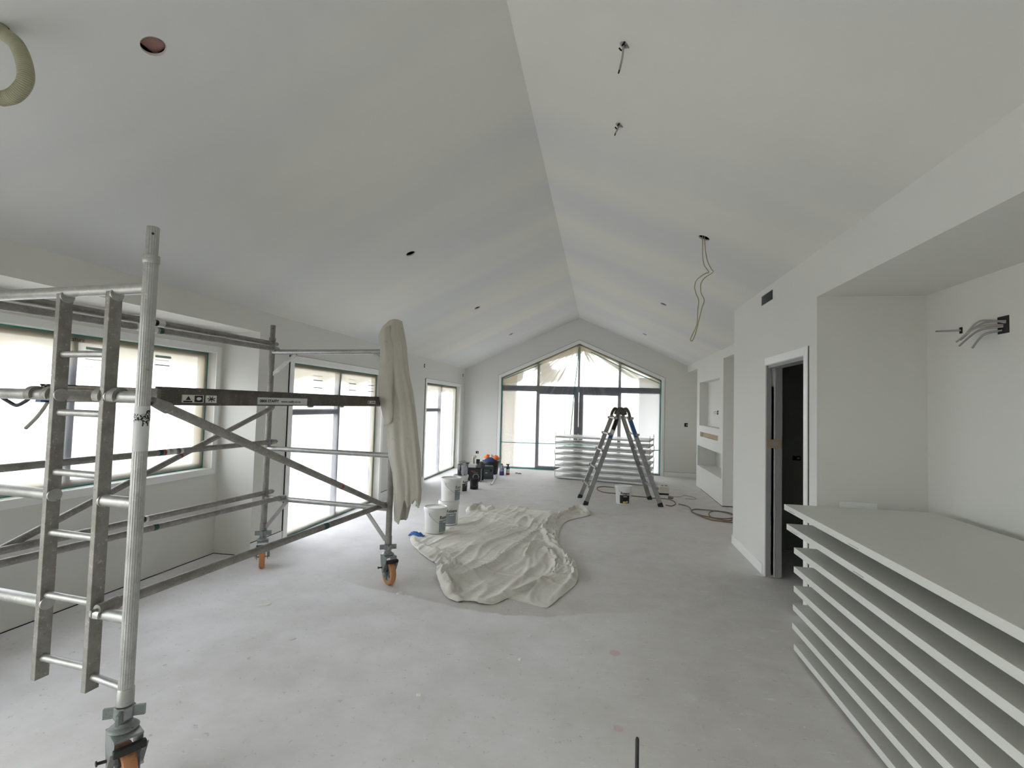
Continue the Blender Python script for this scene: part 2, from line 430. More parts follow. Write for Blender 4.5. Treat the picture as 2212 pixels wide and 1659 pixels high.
bs = struct(bpy.data.objects.new('baseboard_bay', None), 'dark shadow gap at the foot of the bay walls', 'skirting'); COL.objects.link(bs)
box('shadow_gap', M['gap'], bs, XB, XB+.003, BAY[0], BAY[1], 0, .006); box('shadow_gap', M['gap'], bs, XB, XL, BAY[1]-.003, BAY[1], 0, .006)
bs = struct(bpy.data.objects.new('baseboard_chimney', None), 'dark shadow gap at the foot of the chimney breast', 'skirting'); COL.objects.link(bs)
box('shadow_gap', M['gap'], bs, XF-.002, XF, 8.45, 10.2, 0, .008); box('shadow_gap', M['gap'], bs, XF, XR, 8.446, 8.45, 0, .012)
def arch_x(name, label, y0, y1, ztop, w=.07, t=.012, x=XL, gap=True):
    e = bpy.data.objects.new(name, None); COL.objects.link(e); struct(e, label, 'architrave')
    box('side_board', M['trim'], e, x, x+t, y0-w, y0, 0, ztop+w); box('side_board', M['trim'], e, x, x+t, y1, y1+w, 0, ztop+w)
    box('head_board', M['trim'], e, x, x+t, y0, y1, ztop, ztop+w)
    if gap:
        box('shadow_gap', M['gap'], e, x, x+.005, y0-w-.012, y0-w, .13, ztop+w); box('shadow_gap', M['gap'], e, x, x+.004, y1+w, y1+w+.005, .13, ztop+w)
        box('shadow_gap', M['gap'], e, x, x+.004, y0-w, y1+w, ztop+w, ztop+w+.004)
    return e
arch_x('trim_1', 'white architrave round the wide floor-length window', W2[0], W2[1], W2[3])
arch_x('trim_2', 'white architrave round the narrow floor-length window by the corner', W3[0], W3[1], W3[3])
e = bpy.data.objects.new('trim_3', None); COL.objects.link(e); struct(e, 'white frame lining round the bay window', 'architrave')
for (y0, y1, z0, z1) in ((W1[0]-.055, W1[0], W1[2]-.06, W1[3]+.06), (W1[1], W1[1]+.055, W1[2]-.06, W1[3]+.06), (W1[0], W1[1], W1[3], W1[3]+.06), (W1[0], W1[1], W1[2]-.06, W1[2])):
    box('lining_board', M['trim'], e, XB, XB+.014, y0, y1, z0, z1, .002)
e = bpy.data.objects.new('trim_4', None); COL.objects.link(e); struct(e, 'white architrave following the peaked gable window', 'architrave')
w = .068
def gable_band(name, m, i0, i1, y0, y1):
    def P(o): return [(GL-o, 0), (GL-o, GZ+o*.75), (GA[0], GA[1]+o*1.25), (GR+o, GZ+o*.75), (GR+o, 0)]
    A, B = P(i0), P(i1)
    for i in range(4):
        MB().prism([A[i], A[i+1], B[i+1], B[i]], 1, y0, y1).build(name, m, e)
gable_band('architrave_board', M['trim'], 0, w, YE-.012, YE)
gable_band('shadow_gap', M['gap'], w, w+.006, YE-.004, YE)
# doorway lining
e = bpy.data.objects.new('door_1', None); COL.objects.link(e); struct(e, 'doorway with grey primed split jamb for a pocket door', 'doorway')
jw = .004
for (x0, x1) in ((XP-.004, XP+.036), (XP+.082, XP+PT)):
    box('split_jamb', M['grey_primer'], e, x0, x1, DO[1]-.028, DO[1]+.002, .012, DO[3])
box('pocket', M['black'], e, XP+.036, XP+.082, DO[1]+.012, DO[1]+.03, 0, DO[3])
box('door_edge', M['mdf'], e, XP+.05, XP+.07, DO[1], DO[1]+.012, .02, DO[3]-.2)
box('head_track', M['grey_primer'], e, XP+.01, XP+PT-.01, DO[0], DO[1]-.03, DO[3]-.025, DO[3])
box('side_jamb', M['trim'], e, XP-.002, XP+PT, DO[0]-.02, DO[0]+.0, 0, DO[3])
box('architrave', M['trim'], e, XP-.012, XP, DO[0]-.075, DO[0]-.006, 0, DO[3]+.07, .002)
box('architrave', M['trim'], e, XP-.012, XP, DO[0]-.006, DO[1]+.004, DO[3]+.004, DO[3]+.07, .002)
box('shadow_gap', M['gap'], e, XP-.003, XP, DO[0]-.083, DO[0]-.075, 0, DO[3]+.072)
o = box('door_tag', M['mdf'], e, XP+.0, XP+.125, DO[1]-.034, DO[1]-.028, 1.21, 1.29); o['label'] = 'brown card tag across the jamb'
box('tag_print', M['grey_primer'], o, XP+.03, XP+.10, DO[1]-.0352, DO[1]-.034, 1.235, 1.268)

# ------------------------------------------------------------------ windows
def rect_window(name, label, x, y0, y1, z0, z1, mull, trans=None, fw=.05):
    """dark joinery in the plane x (outer side), panes, mullion and transom bars"""
    e = bpy.data.objects.new(name, None); COL.objects.link(e); struct(e, label, 'window')
    x0, x1 = x-.05, x
    box('jamb', M['dark_frame'], e, x0, x1, y0, y0+fw, z0, z1); box('jamb', M['dark_frame'], e, x0, x1, y1-fw, y1, z0, z1)
    box('head', M['dark_frame'], e, x0, x1, y0+fw, y1-fw, z1-fw, z1); box('sill', M['dark_frame'], e, x0, x1, y0+fw, y1-fw, z0, z0+fw)
    ys = [y0+fw] + sum([[a-.035, a+.035] for a in mull], []) + [y1-fw]
    for a in mull: box('mullion', M['dark_frame'], e, x0, x1, a-.035, a+.035, z0+fw, z1-fw)
    for i in range(0, len(ys), 2):
        a, b = ys[i], ys[i+1]
        cuts = [z0+fw, z1-fw]
        if trans and i // 2 in trans:
            t = trans[i // 2]; box('transom', M['dark_frame'], e, x0, x1, a, b, t-.035, t+.035)
            cuts = [z0+fw, t-.035, t+.035, z1-fw]
        for k in range(0, len(cuts), 2): box('pane', M['glass'], e, x-.03, x-.024, a, b, cuts[k], cuts[k+1])
    return e
rect_window('window_1', 'wide bay window in dark frame behind the scaffold', XB-.11, W1[0], W1[1], W1[2], W1[3], [2.97])
rect_window('window_2', 'wide floor-length window in dark frame between scaffold and hanging sheet', XL-.105, *W2, [6.03], {0: 1.40})
rect_window('window_3', 'narrower floor-length window in dark frame beside the room corner', XL-.105, *W3, [10.27], {0: 1.40})
rect_window('window_4', 'floor-length side window in dark frame behind the viewpoint', XL-.105, *W0, [-1.6, -.2])
def gable_window():
    e = bpy.data.objects.new('window_5', None); COL.objects.link(e); struct(e, 'peaked gable window with glazed double doors in dark frame', 'window')
    y0, y1 = YE+.10, YE+.15; D = M['dark_frame']; f = .035
    def top(x): return GA[1] - (GA[1]-GZ)*abs(x-GA[0])/((GA[0]-GL) if x < GA[0] else (GR-GA[0]))
    def post(n, a, b, z0, z1=None):
        MB().prism([(a, z0), (b, z0), (b, top(b)-.01 if z1 is None else z1), (a, top(a)-.01 if z1 is None else z1)], 1, y0, y1).build(n, D, e)
    post('jamb', GL, GL+f, 0); post('jamb', GR-f, GR, 0)
    MB().prism([(GL, GZ), GA, (GA[0], GA[1]-.04), (GL, GZ-.04)], 1, y0, y1).build('raked_head', D, e)
    MB().prism([GA, (GR, GZ), (GR, GZ-.04), (GA[0], GA[1]-.04)], 1, y0, y1).build('raked_head', D, e)
    box('transom', D, e, GL+f, GR-f, y0, y1, 1.895, 2.035)
    for a in (-1.50, .45):
        post('mullion', a-.03, a+.03, 2.035); post('mullion', a-.04, a+.04, 0, 1.895)
    post('mullion', GA[0]-.025, GA[0]+.025, 2.035)
    for a, b in ((-.62, -.515), (-.505, -.40)): post('door_stile', a, b, 0, 1.895)
    for a, b in ((-1.46, -.62), (-.40, .41)):
        box('door_rail', D, e, a, b, y0, y1, .0, .09); box('door_rail', D, e, a, b, y0, y1, 1.83, 1.895)
        box('pane', M['glass'], e, a, b, y0+.02, y0+.026, .09, 1.83)
    for a, b in ((GL+f, -1.54), (.49, GR-f)):
        box('sill', D, e, a, b, y0, y1, 0, .04); box('pane', M['glass'], e, a, b, y0+.02, y0+.026, .04, 1.895)
    for a, b in ((GL+f, -1.53), (-1.47, GA[0]-.025), (GA[0]+.025, .42), (.48, GR-f)):
        MB().prism([(a, 2.035), (b, 2.035), (b, top(b)-.04), (a, top(a)-.04)], 1, y0+.02, y0+.026).build('pane', M['glass'], e)
    h = box('lever_plate', M['black'], e, -.60, -.42, y0-.012, y0, .90, 1.06, .004)
gable_window()
# masking film over the windows
def film_x(name, label, x, y0, y1, z0, z1, seed, tape_sides, slump=.0):
    ny, nz = 170, 150; vs = []; milk = []; mist = []
    for j in range(nz+1):
        for i in range(ny+1):
            a, b = i/ny, j/nz; y = y0+(y1-y0)*a; z = z0+(z1-z0)*b
            ed = min(a, 1-a, b, 1-b); k = min(1, ed/.12)
            q = noise.noise(Vector((y*2.2+seed, z*.7, seed)))*.016 + noise.noise(Vector((y*9+z*5, z*1.6, seed)))*.006
            q += abs(noise.noise(Vector((y*3.0 - z*2.5, z*.9+y, seed*2))))*.012
            lowb = max(0, 1-b/.22); q += slump*lowb*(.6+.6*noise.noise(Vector((y*5, z*7, seed))))
            vs.append((x + .012 + k*q, y, z))
            w = noise.noise(Vector((y*2.5, z*2.5, seed+5)))*.09
            e_ = max(sstep(.34, .12, z1-z+w), sstep(.24, .08, y1-y+w), .7*sstep(.14, .03, z-z0+w))
            c1 = sstep(.10, .0, abs(noise.noise(Vector((y*2.2+z*1.5, z*1.1-y*.9, seed*3)))) ) * sstep(.75, .2, b)
            c2 = sstep(.06, .0, abs(noise.noise(Vector((y*3.5-z*2.8, z*.8+y*.5, seed*4)))) ) * sstep(.6, .1, b)
            fold = lowb*(.5+.5*noise.noise(Vector((y*6+z*9, z*14, seed))))
            mist.append(min(1, e_*1.0 + .10*max(c1, c2) + .25*fold)); milk.append(min(.95, .30 + .66*e_ + .10*max(c1, c2) + .2*fold))
    fs = [(j*(ny+1)+i, j*(ny+1)+i+1, (j+1)*(ny+1)+i+1, (j+1)*(ny+1)+i) for j in range(nz) for i in range(ny)]
    root = thing(name, label, 'plastic sheet')
    o = MB().add(vs, fs).build('film', M['film'], root, smooth=60)
    put_attr(o, 'milk', milk); put_attr(o, 'mist', mist)
    t = .008
    for sd in tape_sides:
        if sd == 'l': box('tape', M['tape'], root, x+.010, x+.014, y0, y0+t, z0, z1)
        if sd == 'r': box('tape', M['tape'], root, x+.010, x+.014, y1-t, y1, z0, z1)
        if sd == 't': box('tape', M['tape'], root, x+.010, x+.014, y0, y1, z1-t, z1)
        if sd == 'b': box('tape', M['tape'], root, x+.010, x+.016, y0, y1, z0, z0+t)
    return root
fm = film_x('masking_film', 'milky plastic masking film taped over the bay window behind the scaffold', XB-.10, W1[0], W1[1], W1[2], W1[3], 1.3, 'rtb', 0)
def film_print(root, x, y, z, rows):
    for (dz, w, h) in rows: box('printed_line', M['print'], root, x+.040, x+.0405, y, y+w, z-dz-h, z-dz)
film_print(fm, XB-.10, 3.02, 1.90, ((0, .16, .02), (.05, .16, .005), (.09, .16, .005), (.15, .06, .004)))
film_print(fm, XB-.10, 3.60, 1.90, ((0, .16, .02), (.04, .14, .004), (.08, .15, .01), (.13, .12, .004), (.2, .04, .004)))
vs, fs = text_mesh('ature', .045)
MB().add([(XB-.10+.04, 2.915+v[0], 1.93+v[1]) for v in vs], fs).build('printed_lettering', M['gap'], fm)
fm = film_x('masking_film', 'milky plastic masking film over the wide floor-length window', XL-.10, W2[0], W2[1], .0, W2[3], 4.1, 'rtb', .02)
for yy in (5.35, 6.2, 6.75): film_print(fm, XL-.10, yy, 1.84, ((0, .2, .004), (.05, .2, .012), (.10, .18, .004), (.14, .2, .012), (.2, .15, .004), (.3, .06, .004)))
fm = film_x('masking_film', 'milky plastic masking film over the floor-length window beside the tool pile', XL-.10, W3[0], W3[1], .0, W3[3], 8.7, 'rtb', .02)
def gable_film():
    root = thing('masking_film', 'clear crinkled masking film gathered at the peak of the gable window', 'plastic sheet')
    y = YE+.085; nx, nz = 220, 190; vs = []; milk = []; mist = []
    for j in range(nz+1):
        for i in range(nx+1):
            x = GL + (GR-GL)*i/nx
            tp = GA[1] - (GA[1]-GZ)*abs(x-GA[0])/((GA[0]-GL) if x < GA[0] else (GR-GA[0]))
            z = tp*j/nz
            a = math.atan2(x-GA[0], GA[1]+.05-z); r = math.hypot(x-GA[0], GA[1]-z)
            k = min(1, min(i, nx-i, nz-j, j)/5)
            q = abs(noise.noise(Vector((a*9, .3, r*.25))))*.03*math.exp(-((r-.7)/.9)**2) + noise.noise(Vector((x*1.5, z, 3)))*.012
            vs.append((x, y-.004-k*(q+.006), z))
            st = sstep(.10, .0, abs(noise.noise(Vector((a*11, .7, r*.3)))))*sstep(2.0, .5, r)
            sh = sstep(.12, .0, abs(noise.noise(Vector((a*7+3, 2.7, r*.2)))))*sstep(1.9, .4, r)
            w = noise.noise(Vector((x*2.2, z*3, 9)))*.10
            e_ = sstep(.42, .10, tp-z+w)*.8
            cloud = .4*sstep(-.2, .35, noise.noise(Vector((x*1.8, z*2.4, 17))))*sstep(1.6, 2.2, z)*sstep(-.3, -1.2, x)
            mist.append(min(1, e_*1.2+cloud*2.4+.45*sh+.25*st)); milk.append(min(.97, .36 + .62*e_ + .40*st + cloud*1.5 + .5*sh))
    fs = [(j*(nx+1)+i, j*(nx+1)+i+1, (j+1)*(nx+1)+i+1, (j+1)*(nx+1)+i) for j in range(nz) for i in range(nx)]
    o = MB().add(vs, fs).build('film', M['film'], root, smooth=60)
    put_attr(o, 'milk', milk); put_attr(o, 'mist', mist)
    def strip(pts, w=.018):
        mb = MB()
        for a, b in zip(pts[:-1], pts[1:]): mb.bar((a[0], y-.055, a[1]), (b[0], y-.055, b[1]), .002, w, (0, -1, 0) if False else (0, 0, 1) if abs(b[0]-a[0]) > abs(b[1]-a[1]) else (1, 0, 0))
        mb.build('tape', M['tape'], root)
    strip([(GL+.02, .632), (-1.5, .633), (-1.04, .64), (-.2, .63), (.6, .59), (GR-.02, .585)])
    strip([(-2.33, 2.19), (-1.9, 2.37), (-1.42, 2.566)]); strip([(-.247, 2.869), (.5, 2.50), (1.355, 2.144)])
    strip([(-.53, 2.95), (-.56, 2.5), (-.605, 2.085), (-.66, 1.3), (-.723, .421)])
    strip([(GR-.012, .0), (GR-.012, 2.2)], .02); strip([(GL+.012, 0), (GL+.012, 2.2)], .02); strip([(GL+.02, .012), (GR-.02, .012)], .02)
gable_film()

# ------------------------------------------------------------------ outside
M['paving'] = plain('pale_paving', (.42, .405, .385), .85, var=.12, scale=3)
M['fence'] = plain('beige_rendered_wall', (.62, .54, .40), .8, var=.12, scale=1.5)
M['soffit'] = plain('cream_soffit', (.52, .47, .38), .8, var=.08, scale=1.5)
struct(box('ground', M['paving'], None, -60, 60, -60, 80, -.35, -.18), 'pale paved ground outside the windows', 'ground')
mb = MB()
mb.prism([(-4.2, 2.02), (GA[0], 3.20), (3.2, 2.02), (3.2, 2.14), (GA[0], 3.32), (-4.2, 2.14)], 1, YE+WT+.02, 14.6)
struct(mb.build('porch_roof', M['soffit']), 'cream lined gabled porch roof outside the gable window', 'roof')
tag(box('boundary_wall', M['fence'], None, -16, 8, 27, 27.25, -.18, 1.80), 'long beige rendered boundary wall beyond the gable window', 'wall')
tag(box('porch_post', M['fence'], None, -2.75, -2.25, 12.9, 13.2, -.18, 2.55), 'cream porch pier outside the gable window by the tool pile', 'pier')
tag(box('porch_post', M['trim'], None, 1.0, 1.75, 13.2, 13.5, -.18, 2.35), 'white porch pier outside the gable window by the door stack', 'pier')

# ------------------------------------------------------------------ object helpers: things placed at their base, parts given in world coordinates
OFF = {}
_build0 = MB.build
def _build(s, name, m, parent=None, smooth=False, bevel=0):
    off = OFF.get(parent.name) if parent else None
    if off is not None: s.v = [(q[0]-off[0], q[1]-off[1], q[2]-off[2]) for q in s.v]
    o = _build0(s, name, m, parent, smooth, bevel)
    if off is not None: OFF[o.name] = off
    return o
MB.build = _build
def wthing(name, label, cat, loc, group=None):
    o = thing(name, label, cat, group, loc); OFF[o.name] = tuple(loc); return o
def V(x, y, z=0): return Vector((x, y, z))
def catmull(pts, n=8, closed=False):
    P = [Vector(p) for p in pts]; out = []; m = len(P)
    for i in range(m if closed else m-1):
        p0, p1, p2, p3 = (P[(i-1) % m], P[i], P[(i+1) % m], P[(i+2) % m]) if closed else (P[max(i-1, 0)], P[i], P[i+1], P[min(i+2, m-1)])
        for k in range(n):
            t = k/n
            out.append(.5*((2*p1)+(p2-p0)*t+(2*p0-5*p1+4*p2-p3)*t*t+(3*p1-p0-3*p2+p3)*t**3))
    if not closed: out.append(P[-1])
    return out

def worn_metal(name, c1, c2, metal, rough, spl=.5, spc=(.72, .71, .69)):
    m, nt, p = new_mat(name); v = coords(nt)
    col = mixc(nt, ramp(nt, noise_n(nt, v, 14, 4, .6), [(.35, (0,0,0)), (.65, (1,1,1))]), c1, c2)
    n2 = noise_n(nt, v, 70, 4, .7)
    sp = ramp(nt, n2, [(.60, (0,0,0)), (.68, (1,1,1))]); dk = ramp(nt, n2, [(.30, (1,1,1)), (.38, (0,0,0))])
    col = mixc(nt, math_n(nt, 'MULTIPLY', dk, .6), col, tuple(x*.35 for x in c2))
    col = mixc(nt, math_n(nt, 'MULTIPLY', sp, spl), col, spc)
    nt.links.new(col, p.inputs['Base Color'])
    nt.links.new(math_n(nt, 'MULTIPLY_ADD', sp, -metal*.8, metal), p.inputs['Metallic'])
    p.inputs['Roughness'].default_value = rough
    bump(nt, p, n2, .15, .002); return m
M['alu'] = worn_metal('worn_aluminium', (.50, .50, .49), (.40, .40, .385), .55, .42)
M['alu_dull'] = worn_metal('dirty_backlit_aluminium', (.34, .33, .31), (.24, .23, .21), .4, .55, .5)  # darker copy: backlit shade of the braces put into the colour, besides dirt
M['alu_dark'] = worn_metal('spattered_dark_aluminium', (.13, .12, .105), (.085, .078, .068), .3, .6, .55, (.45, .42, .38))
M['alu_ladder'] = worn_metal('ladder_aluminium', (.42, .42, .415), (.33, .33, .325), .65, .36, .2)
M['deck'] = worn_metal('paint_spattered_ply', (.34, .30, .24), (.26, .23, .19), 0, .8, .7)
M['zinc'] = worn_metal('zinc_plated_steel', (.34, .36, .36), (.24, .27, .26), .6, .45, .2)
M['orange_tyre'] = worn_metal('orange_polyurethane', (.62, .25, .085), (.45, .22, .12), 0, .6, .45, (.5, .45, .42))
M['hub'] = plain('grey_hub', (.32, .34, .32), .5, .3)
M['sticker'] = plain('sticker_silver', (.62, .63, .63), .4, var=.04)
M['sticker_w'] = plain('sticker_white', (.72, .72, .70), .5, var=.05)
M['ink'] = plain('black_ink', (.012, .012, .012), .6)
M['band_green'] = plain('green_band', (.015, .07, .06), .5)
M['band_red'] = plain('red_band', (.30, .05, .04), .5)
M['blue_label'] = plain('blue_label', (.02, .10, .30), .4)
M['bucket'] = plain('white_bucket_plastic', (.80, .80, .78), .35, var=.02, scale=5)
M['wire'] = plain('bail_wire', (.35, .35, .36), .35, .8)
M['label_grey'] = plain('grey_blue_bucket_label', (.26, .30, .32), .45, var=.25, scale=14)
M['label_black'] = plain('black_bucket_label', (.02, .018, .02), .4)
M['label_yellow'] = plain('yellow_swatch', (.65, .55, .10), .5)
M['cable'] = plain('grey_tps_cable', (.42, .40, .35), .5, var=.1)
M['cable_tan'] = plain('tan_cable', (.42, .35, .21), .5, var=.1)
M['cord'] = plain('brown_extension_cord', (.20, .15, .10), .6, var=.15)
M['foot_green'] = plain('dark_green_rubber', (.01, .03, .025), .6)
M['hinge'] = plain('dark_cast_hinge', (.10, .10, .095), .45, .6)
M['duct_hose'] = plain('olive_flexible_duct', (.36, .36, .24), .5, var=.08)

# ------------------------------------------------------------------ mobile scaffold tower
NR, FR, FL, NL = (V(-1.815, 1.675), V(-1.765, 3.99), V(-3.04, 4.09), V(-3.09, 1.79))
tw = wthing('scaffold_tower', 'aluminium mobile scaffold tower with ladder frame and orange castors beside the bay window', 'scaffold', (-2.43, 2.89, 0))
A, AD = M['alu'], M['alu_dull']
def up(p, z): return Vector((p.x, p.y, z))
flute = lambda a: 1 + .022*math.cos(20*a)
for p in (NR, FR, FL, NL):
    m_ = A if p is NR else AD
    o = MB().cyl(up(p, .335), up(p, 2.115), .0255, 80, rfun=flute).build('post', m_, tw, smooth=25)
    MB().lathe([(.0255, 2.085), (.0295, 2.088), (.0305, 2.10), (.0295, 2.118), (.021, 2.121)], (p.x, p.y, 0), 24).build('collar', m_, o, smooth=50)
    MB().cyl(up(p, 2.11), up(p, 2.237), .0212, 60, rfun=lambda a: 1+.05*math.cos(15*a)).build('spigot', m_, o, smooth=25)
    d = (V(0, 0) - p).normalized()
    q = up(p, 2.205) + d*.0185; MB().cyl(q, q + d*.0035, .005, 12).build('pin_hole', M['gap'], o)
    MB().lathe([(.0262, .335), (.0295, .337), (.0295, .395), (.0262, .40)], (p.x, p.y, 0), 28, True, True).build('sleeve', m_, o, smooth=50)
def fr(a, b, t, z): return up(a + (b-a)*t, z)
def rail(a, b, r=.0235, m_=None, name='rail'): return MB().cyl(a, b, r, 20).build(name, m_ or A, tw, smooth=50)
T2, T1 = .149, .372
rail(fr(NR, NL, .0, 1.985), fr(NR, NL, 1, 1.985))
for z in (1.54, 1.115, .665):
    rail(fr(NR, NL, 0, z), fr(NR, NL, T2, z)); rail(fr(NR, NL, T1, z), fr(NR, NL, 1, z))
fd = (NL-NR).normalized(); fn = Vector((-fd.y, fd.x, 0))
for t in (T1, T2):
    c = fr(NR, NL, t, 1.165)
    o = MB().obox(c, fd, fn, (0,0,1), .0125, .026, .81).build('ladder_stile', AD, tw, bevel=.003)
    for z in (.665, 1.115, 1.54, 1.965):
        w_ = fr(NR, NL, t, z)
        MB().lathe([(.0275, -.004), (.0275, .004)], (0,0,0), 16, True, True).xform(Matrix.Translation(w_ - fd*.0145) @ Vector((0,0,1)).rotation_difference(fd).to_matrix().to_4x4()).build('weld', A, o, smooth=50)
for z in (1.716, 1.466, 1.213, .959, .699, .44):
    o = MB().cyl(fr(NR, NL, T2+.01, z), fr(NR, NL, T1-.01, z), .0145, 14).build('rung', A, tw, smooth=50)
MB().cyl(fr(NR, NL, .01, .395), fr(NR, NL, T2-.01, .41), .0135, 14).build('rung', A, tw, smooth=50)
for z in (1.985, 1.54, 1.085, .63): rail(up(FL, z), up(FR, z), .0225)
for (a, b) in (((FL, 0, 1.76), (FL, .21, 1.965)), ((FR, 0, 1.80), (FR, .16, 1.965)), ((FL, 0.02, .36), (FL, .19, .615)), ((FR, .02, .36), (FR, .19, .615))):
    ends = []
    for (p, t, z) in (a, b): ends.append(fr(p, FR if p is FL else FL, t, z))
    MB().bar(ends[0], ends[1], .014, .032).build('corner_strut', A, tw, bevel=.002)
def brace(a, b, r=.0205, bands=(), m_=None, clip=True):
    a, b = Vector(a), Vector(b); d = (b-a).normalized()
    o = MB().cyl(a, b, r, 18).build('brace', m_ or AD, tw, smooth=50)
    for t, L, mm in bands:
        c = a + (b-a)*t; MB().cyl(c, c + d*L, r+.0008, 18, caps=False).build('band', mm, o, smooth=50)
    if clip:
        for c, s_ in ((a, -1), (b, 1)):
            MB().cyl(c - d*s_*.05, c + d*s_*.03, r*1.25, 12, r*.9).build('hook', AD, o, smooth=40)
            MB().cyl(c + d*s_*.02, c + d*s_*.055, .006, 8).build('latch_pin', M['zinc'], o, smooth=50)
    return o
W_, K_, G_, R_ = M['sticker_w'], M['ink'], M['band_green'], M['band_red']
bl = [(.40, .03, G_), (.416, .16, W_), (.43, .03, K_), (.452, .025, K_)]
brace((-3.075, 1.83, 2.045), (-3.045, 4.13, 2.066), .022, bl)
brace((-3.03, 1.83, 1.985), (-2.995, 4.08, 2.012), .022, [(.46, .03, G_), (.385, .15, W_), (.40, .03, K_)])
brace((-3.055, 1.86, 1.150), (-3.035, 4.17, 1.140), .021, [(.47, .03, G_), (.485, .02, R_), (.495, .14, W_), (.505, .03, K_), (.53, .035, K_)])
brace((-3.065, 1.86, .722), (-3.04, 4.16, .672), .021, [(.40, .12, W_), (.41, .03, K_), (.43, .03, K_)])
brace((-2.86, 1.80, .715), (-2.83, 4.05, .652), .0205, [(.42, .035, G_)])
brace((-3.10, 1.97, .67), (-3.03, 4.10, 1.455), .0205, [(.55, .02, R_)])
brace((-1.80, 1.73, 1.515), (-1.805, 3.98, .655), .0205, [(.66, .03, R_)])
brace((-1.955, 1.69, .690), (-1.835, 4.04, .650), .0215, [(.62, .05, G_)])
# claw of the low brace over the ladder frame rail
def claw(root, c, ax, r, w, m_, a0=-.4, a1=PI+.2, th=.008):
    """curved strap round a rail: c centre, ax rail axis"""
    ax = Vector(ax).normalized(); side = Vector((0,0,1)).cross(ax).normalized(); vs = []; n = 14
    for i in range(n+1):
        a = a0 + (a1-a0)*i/n; dr = side*math.cos(a) + Vector((0,0,1))*math.sin(a)
        for (rr, s_) in ((r, -1), (r, 1), (r+th, 1), (r+th, -1)): vs.append(Vector(c) + dr*rr + ax*(s_*w/2))
    fs = [(i*4+k, i*4+(k+1) % 4, (i+1)*4+(k+1) % 4, (i+1)*4+k) for i in range(n) for k in range(4)] + [(3,2,1,0), (n*4, n*4+1, n*4+2, n*4+3)]
    return MB().add(vs, fs).build('hook', m_, root, smooth=40)
claw(tw, fr(NR, NL, .112, .665), fd, .0245, .03, A, -.3, PI*1.15)

def castor(p, roll_dir, ped=1):
    """adjustable castor: nut, swivel, fork, wheel, brake pedal; roll_dir = horizontal rolling direction"""
    rd = Vector((roll_dir[0], roll_dir[1], 0)).normalized(); ax = Vector((-rd.y, rd.x, 0))   # axle
    wc = up(p, .10) + rd*.035
    Z = M['zinc']; u_ = Vector((0,0,1))
    f = MB()
    top = up(p, .238) + rd*.015
    f.obox(top, rd, ax, u_, .062, .047, .004)
    for s_ in (-1, 1):
        c = top + ax*(s_*.044)
        poly = [(-.062, .0), (.062, 0), (.062, -.05), (.045, -.075), (.045, -.145), (.01, -.165), (-.02, -.15), (-.055, -.06)]
        vs = [c + rd*q[0] + u_*q[1] + ax*(k*.002) for k in (-1, 1) for q in poly]; n = len(poly)
        f.add(vs, [tuple(range(n)), tuple(range(2*n-1, n-1, -1))] + [(i, i+n, (i+1) % n+n, (i+1) % n) for i in range(n)])
    fk = f.build('castor_fork', Z, tw, bevel=.0015)
    MB().lathe([(.05, 0), (.052, .006), (.046, .012), (.03, .014), (.03, .03)], (p.x, p.y, .242), 28, True, True).build('swivel_ring', Z, fk, smooth=40)
    nut = MB().lathe([(.031, 0), (.035, .003), (.035, .045), (.031, .048)], (p.x, p.y, .283), 8, True, True)
    for k in range(4):
        a = k*PI/2 + .5; d = Vector((math.cos(a), math.sin(a), 0)); t = Vector((-d.y, d.x, 0))
        nut.obox(up(p, .307) + d*.05, d, t, u_, .02, .006, .02)
    nut.build('adjusting_nut', Z, fk, bevel=.002)
    MB().cyl(up(p, .25), up(p, .34), .019, 18).build('jack_stem', Z, fk, smooth=50)
    R = u_.rotation_difference(ax).to_matrix().to_4x4()
    MB().lathe([(.072, -.022), (.085, -.024), (.096, -.021), (.1, -.012), (.1, .012), (.096, .021), (.085, .024), (.072, .022)], (0,0,0), 40).xform(Matrix.Translation(wc) @ R).build('tyre', M['orange_tyre'], fk, smooth=40)
    h = MB().lathe([(.012, -.026), (.02, -.026), (.02, -.008), (.06, -.006), (.064, -.02), (.074, -.0215), (.074, .0215), (.064, .02), (.06, .006), (.02, .008), (.02, .026), (.012, .026)], (0,0,0), 40)
    for k in range(5):
        a = k*2*PI/5
        for s_ in (-1, 1): h.obox((math.cos(a)*.04, math.sin(a)*.04, s_*.012), (math.cos(a), math.sin(a), 0), (-math.sin(a), math.cos(a), 0), (0,0,1), .024, .005, .006)
    h.xform(Matrix.Translation(wc) @ R).build('hub', M['hub'], fk, smooth=40)
    MB().cyl(wc - ax*.062, wc + ax*.062, .0065, 8).build('axle_bolt', M['sticker'], fk)
    MB().cyl(wc - ax*.056, wc - ax*.052, .013, 6).build('axle_nut', M['sticker'], fk)
    # brake pedal: two arms and a padded bar over the tyre
    pd = MB()
    e0 = up(p, .205) + rd*.09; 
    pd.obox(e0, ax, rd, u_, .052, .012, .014)
    pd.build('brake_pedal', M['black'], fk, bevel=.005)
    arms = MB()
    for s_ in (-1, 1): arms.bar(e0 + ax*(s_*.05), wc + ax*(s_*.051) + u_*.005, .004, .02, ax)
    arms.build('pedal_arm', Z, fk)
    lg = MB(); b0 = top - rd*.022 - ax*.043 + u_*(-.10); lg.cyl(b0, b0 - ax*.03 - rd*.01, .006, 8); lg.cyl(b0 - ax*.03 - rd*.01, b0 - ax*.034 - rd*.01, .011, 8)
    lg.build('lock_screw', M['black'], fk, smooth=40)
castor(NR, (.88, -.47)); castor(FR, (.745, -.656)); castor(FL, (.6, -.8)); castor(NL, (.3, .9))
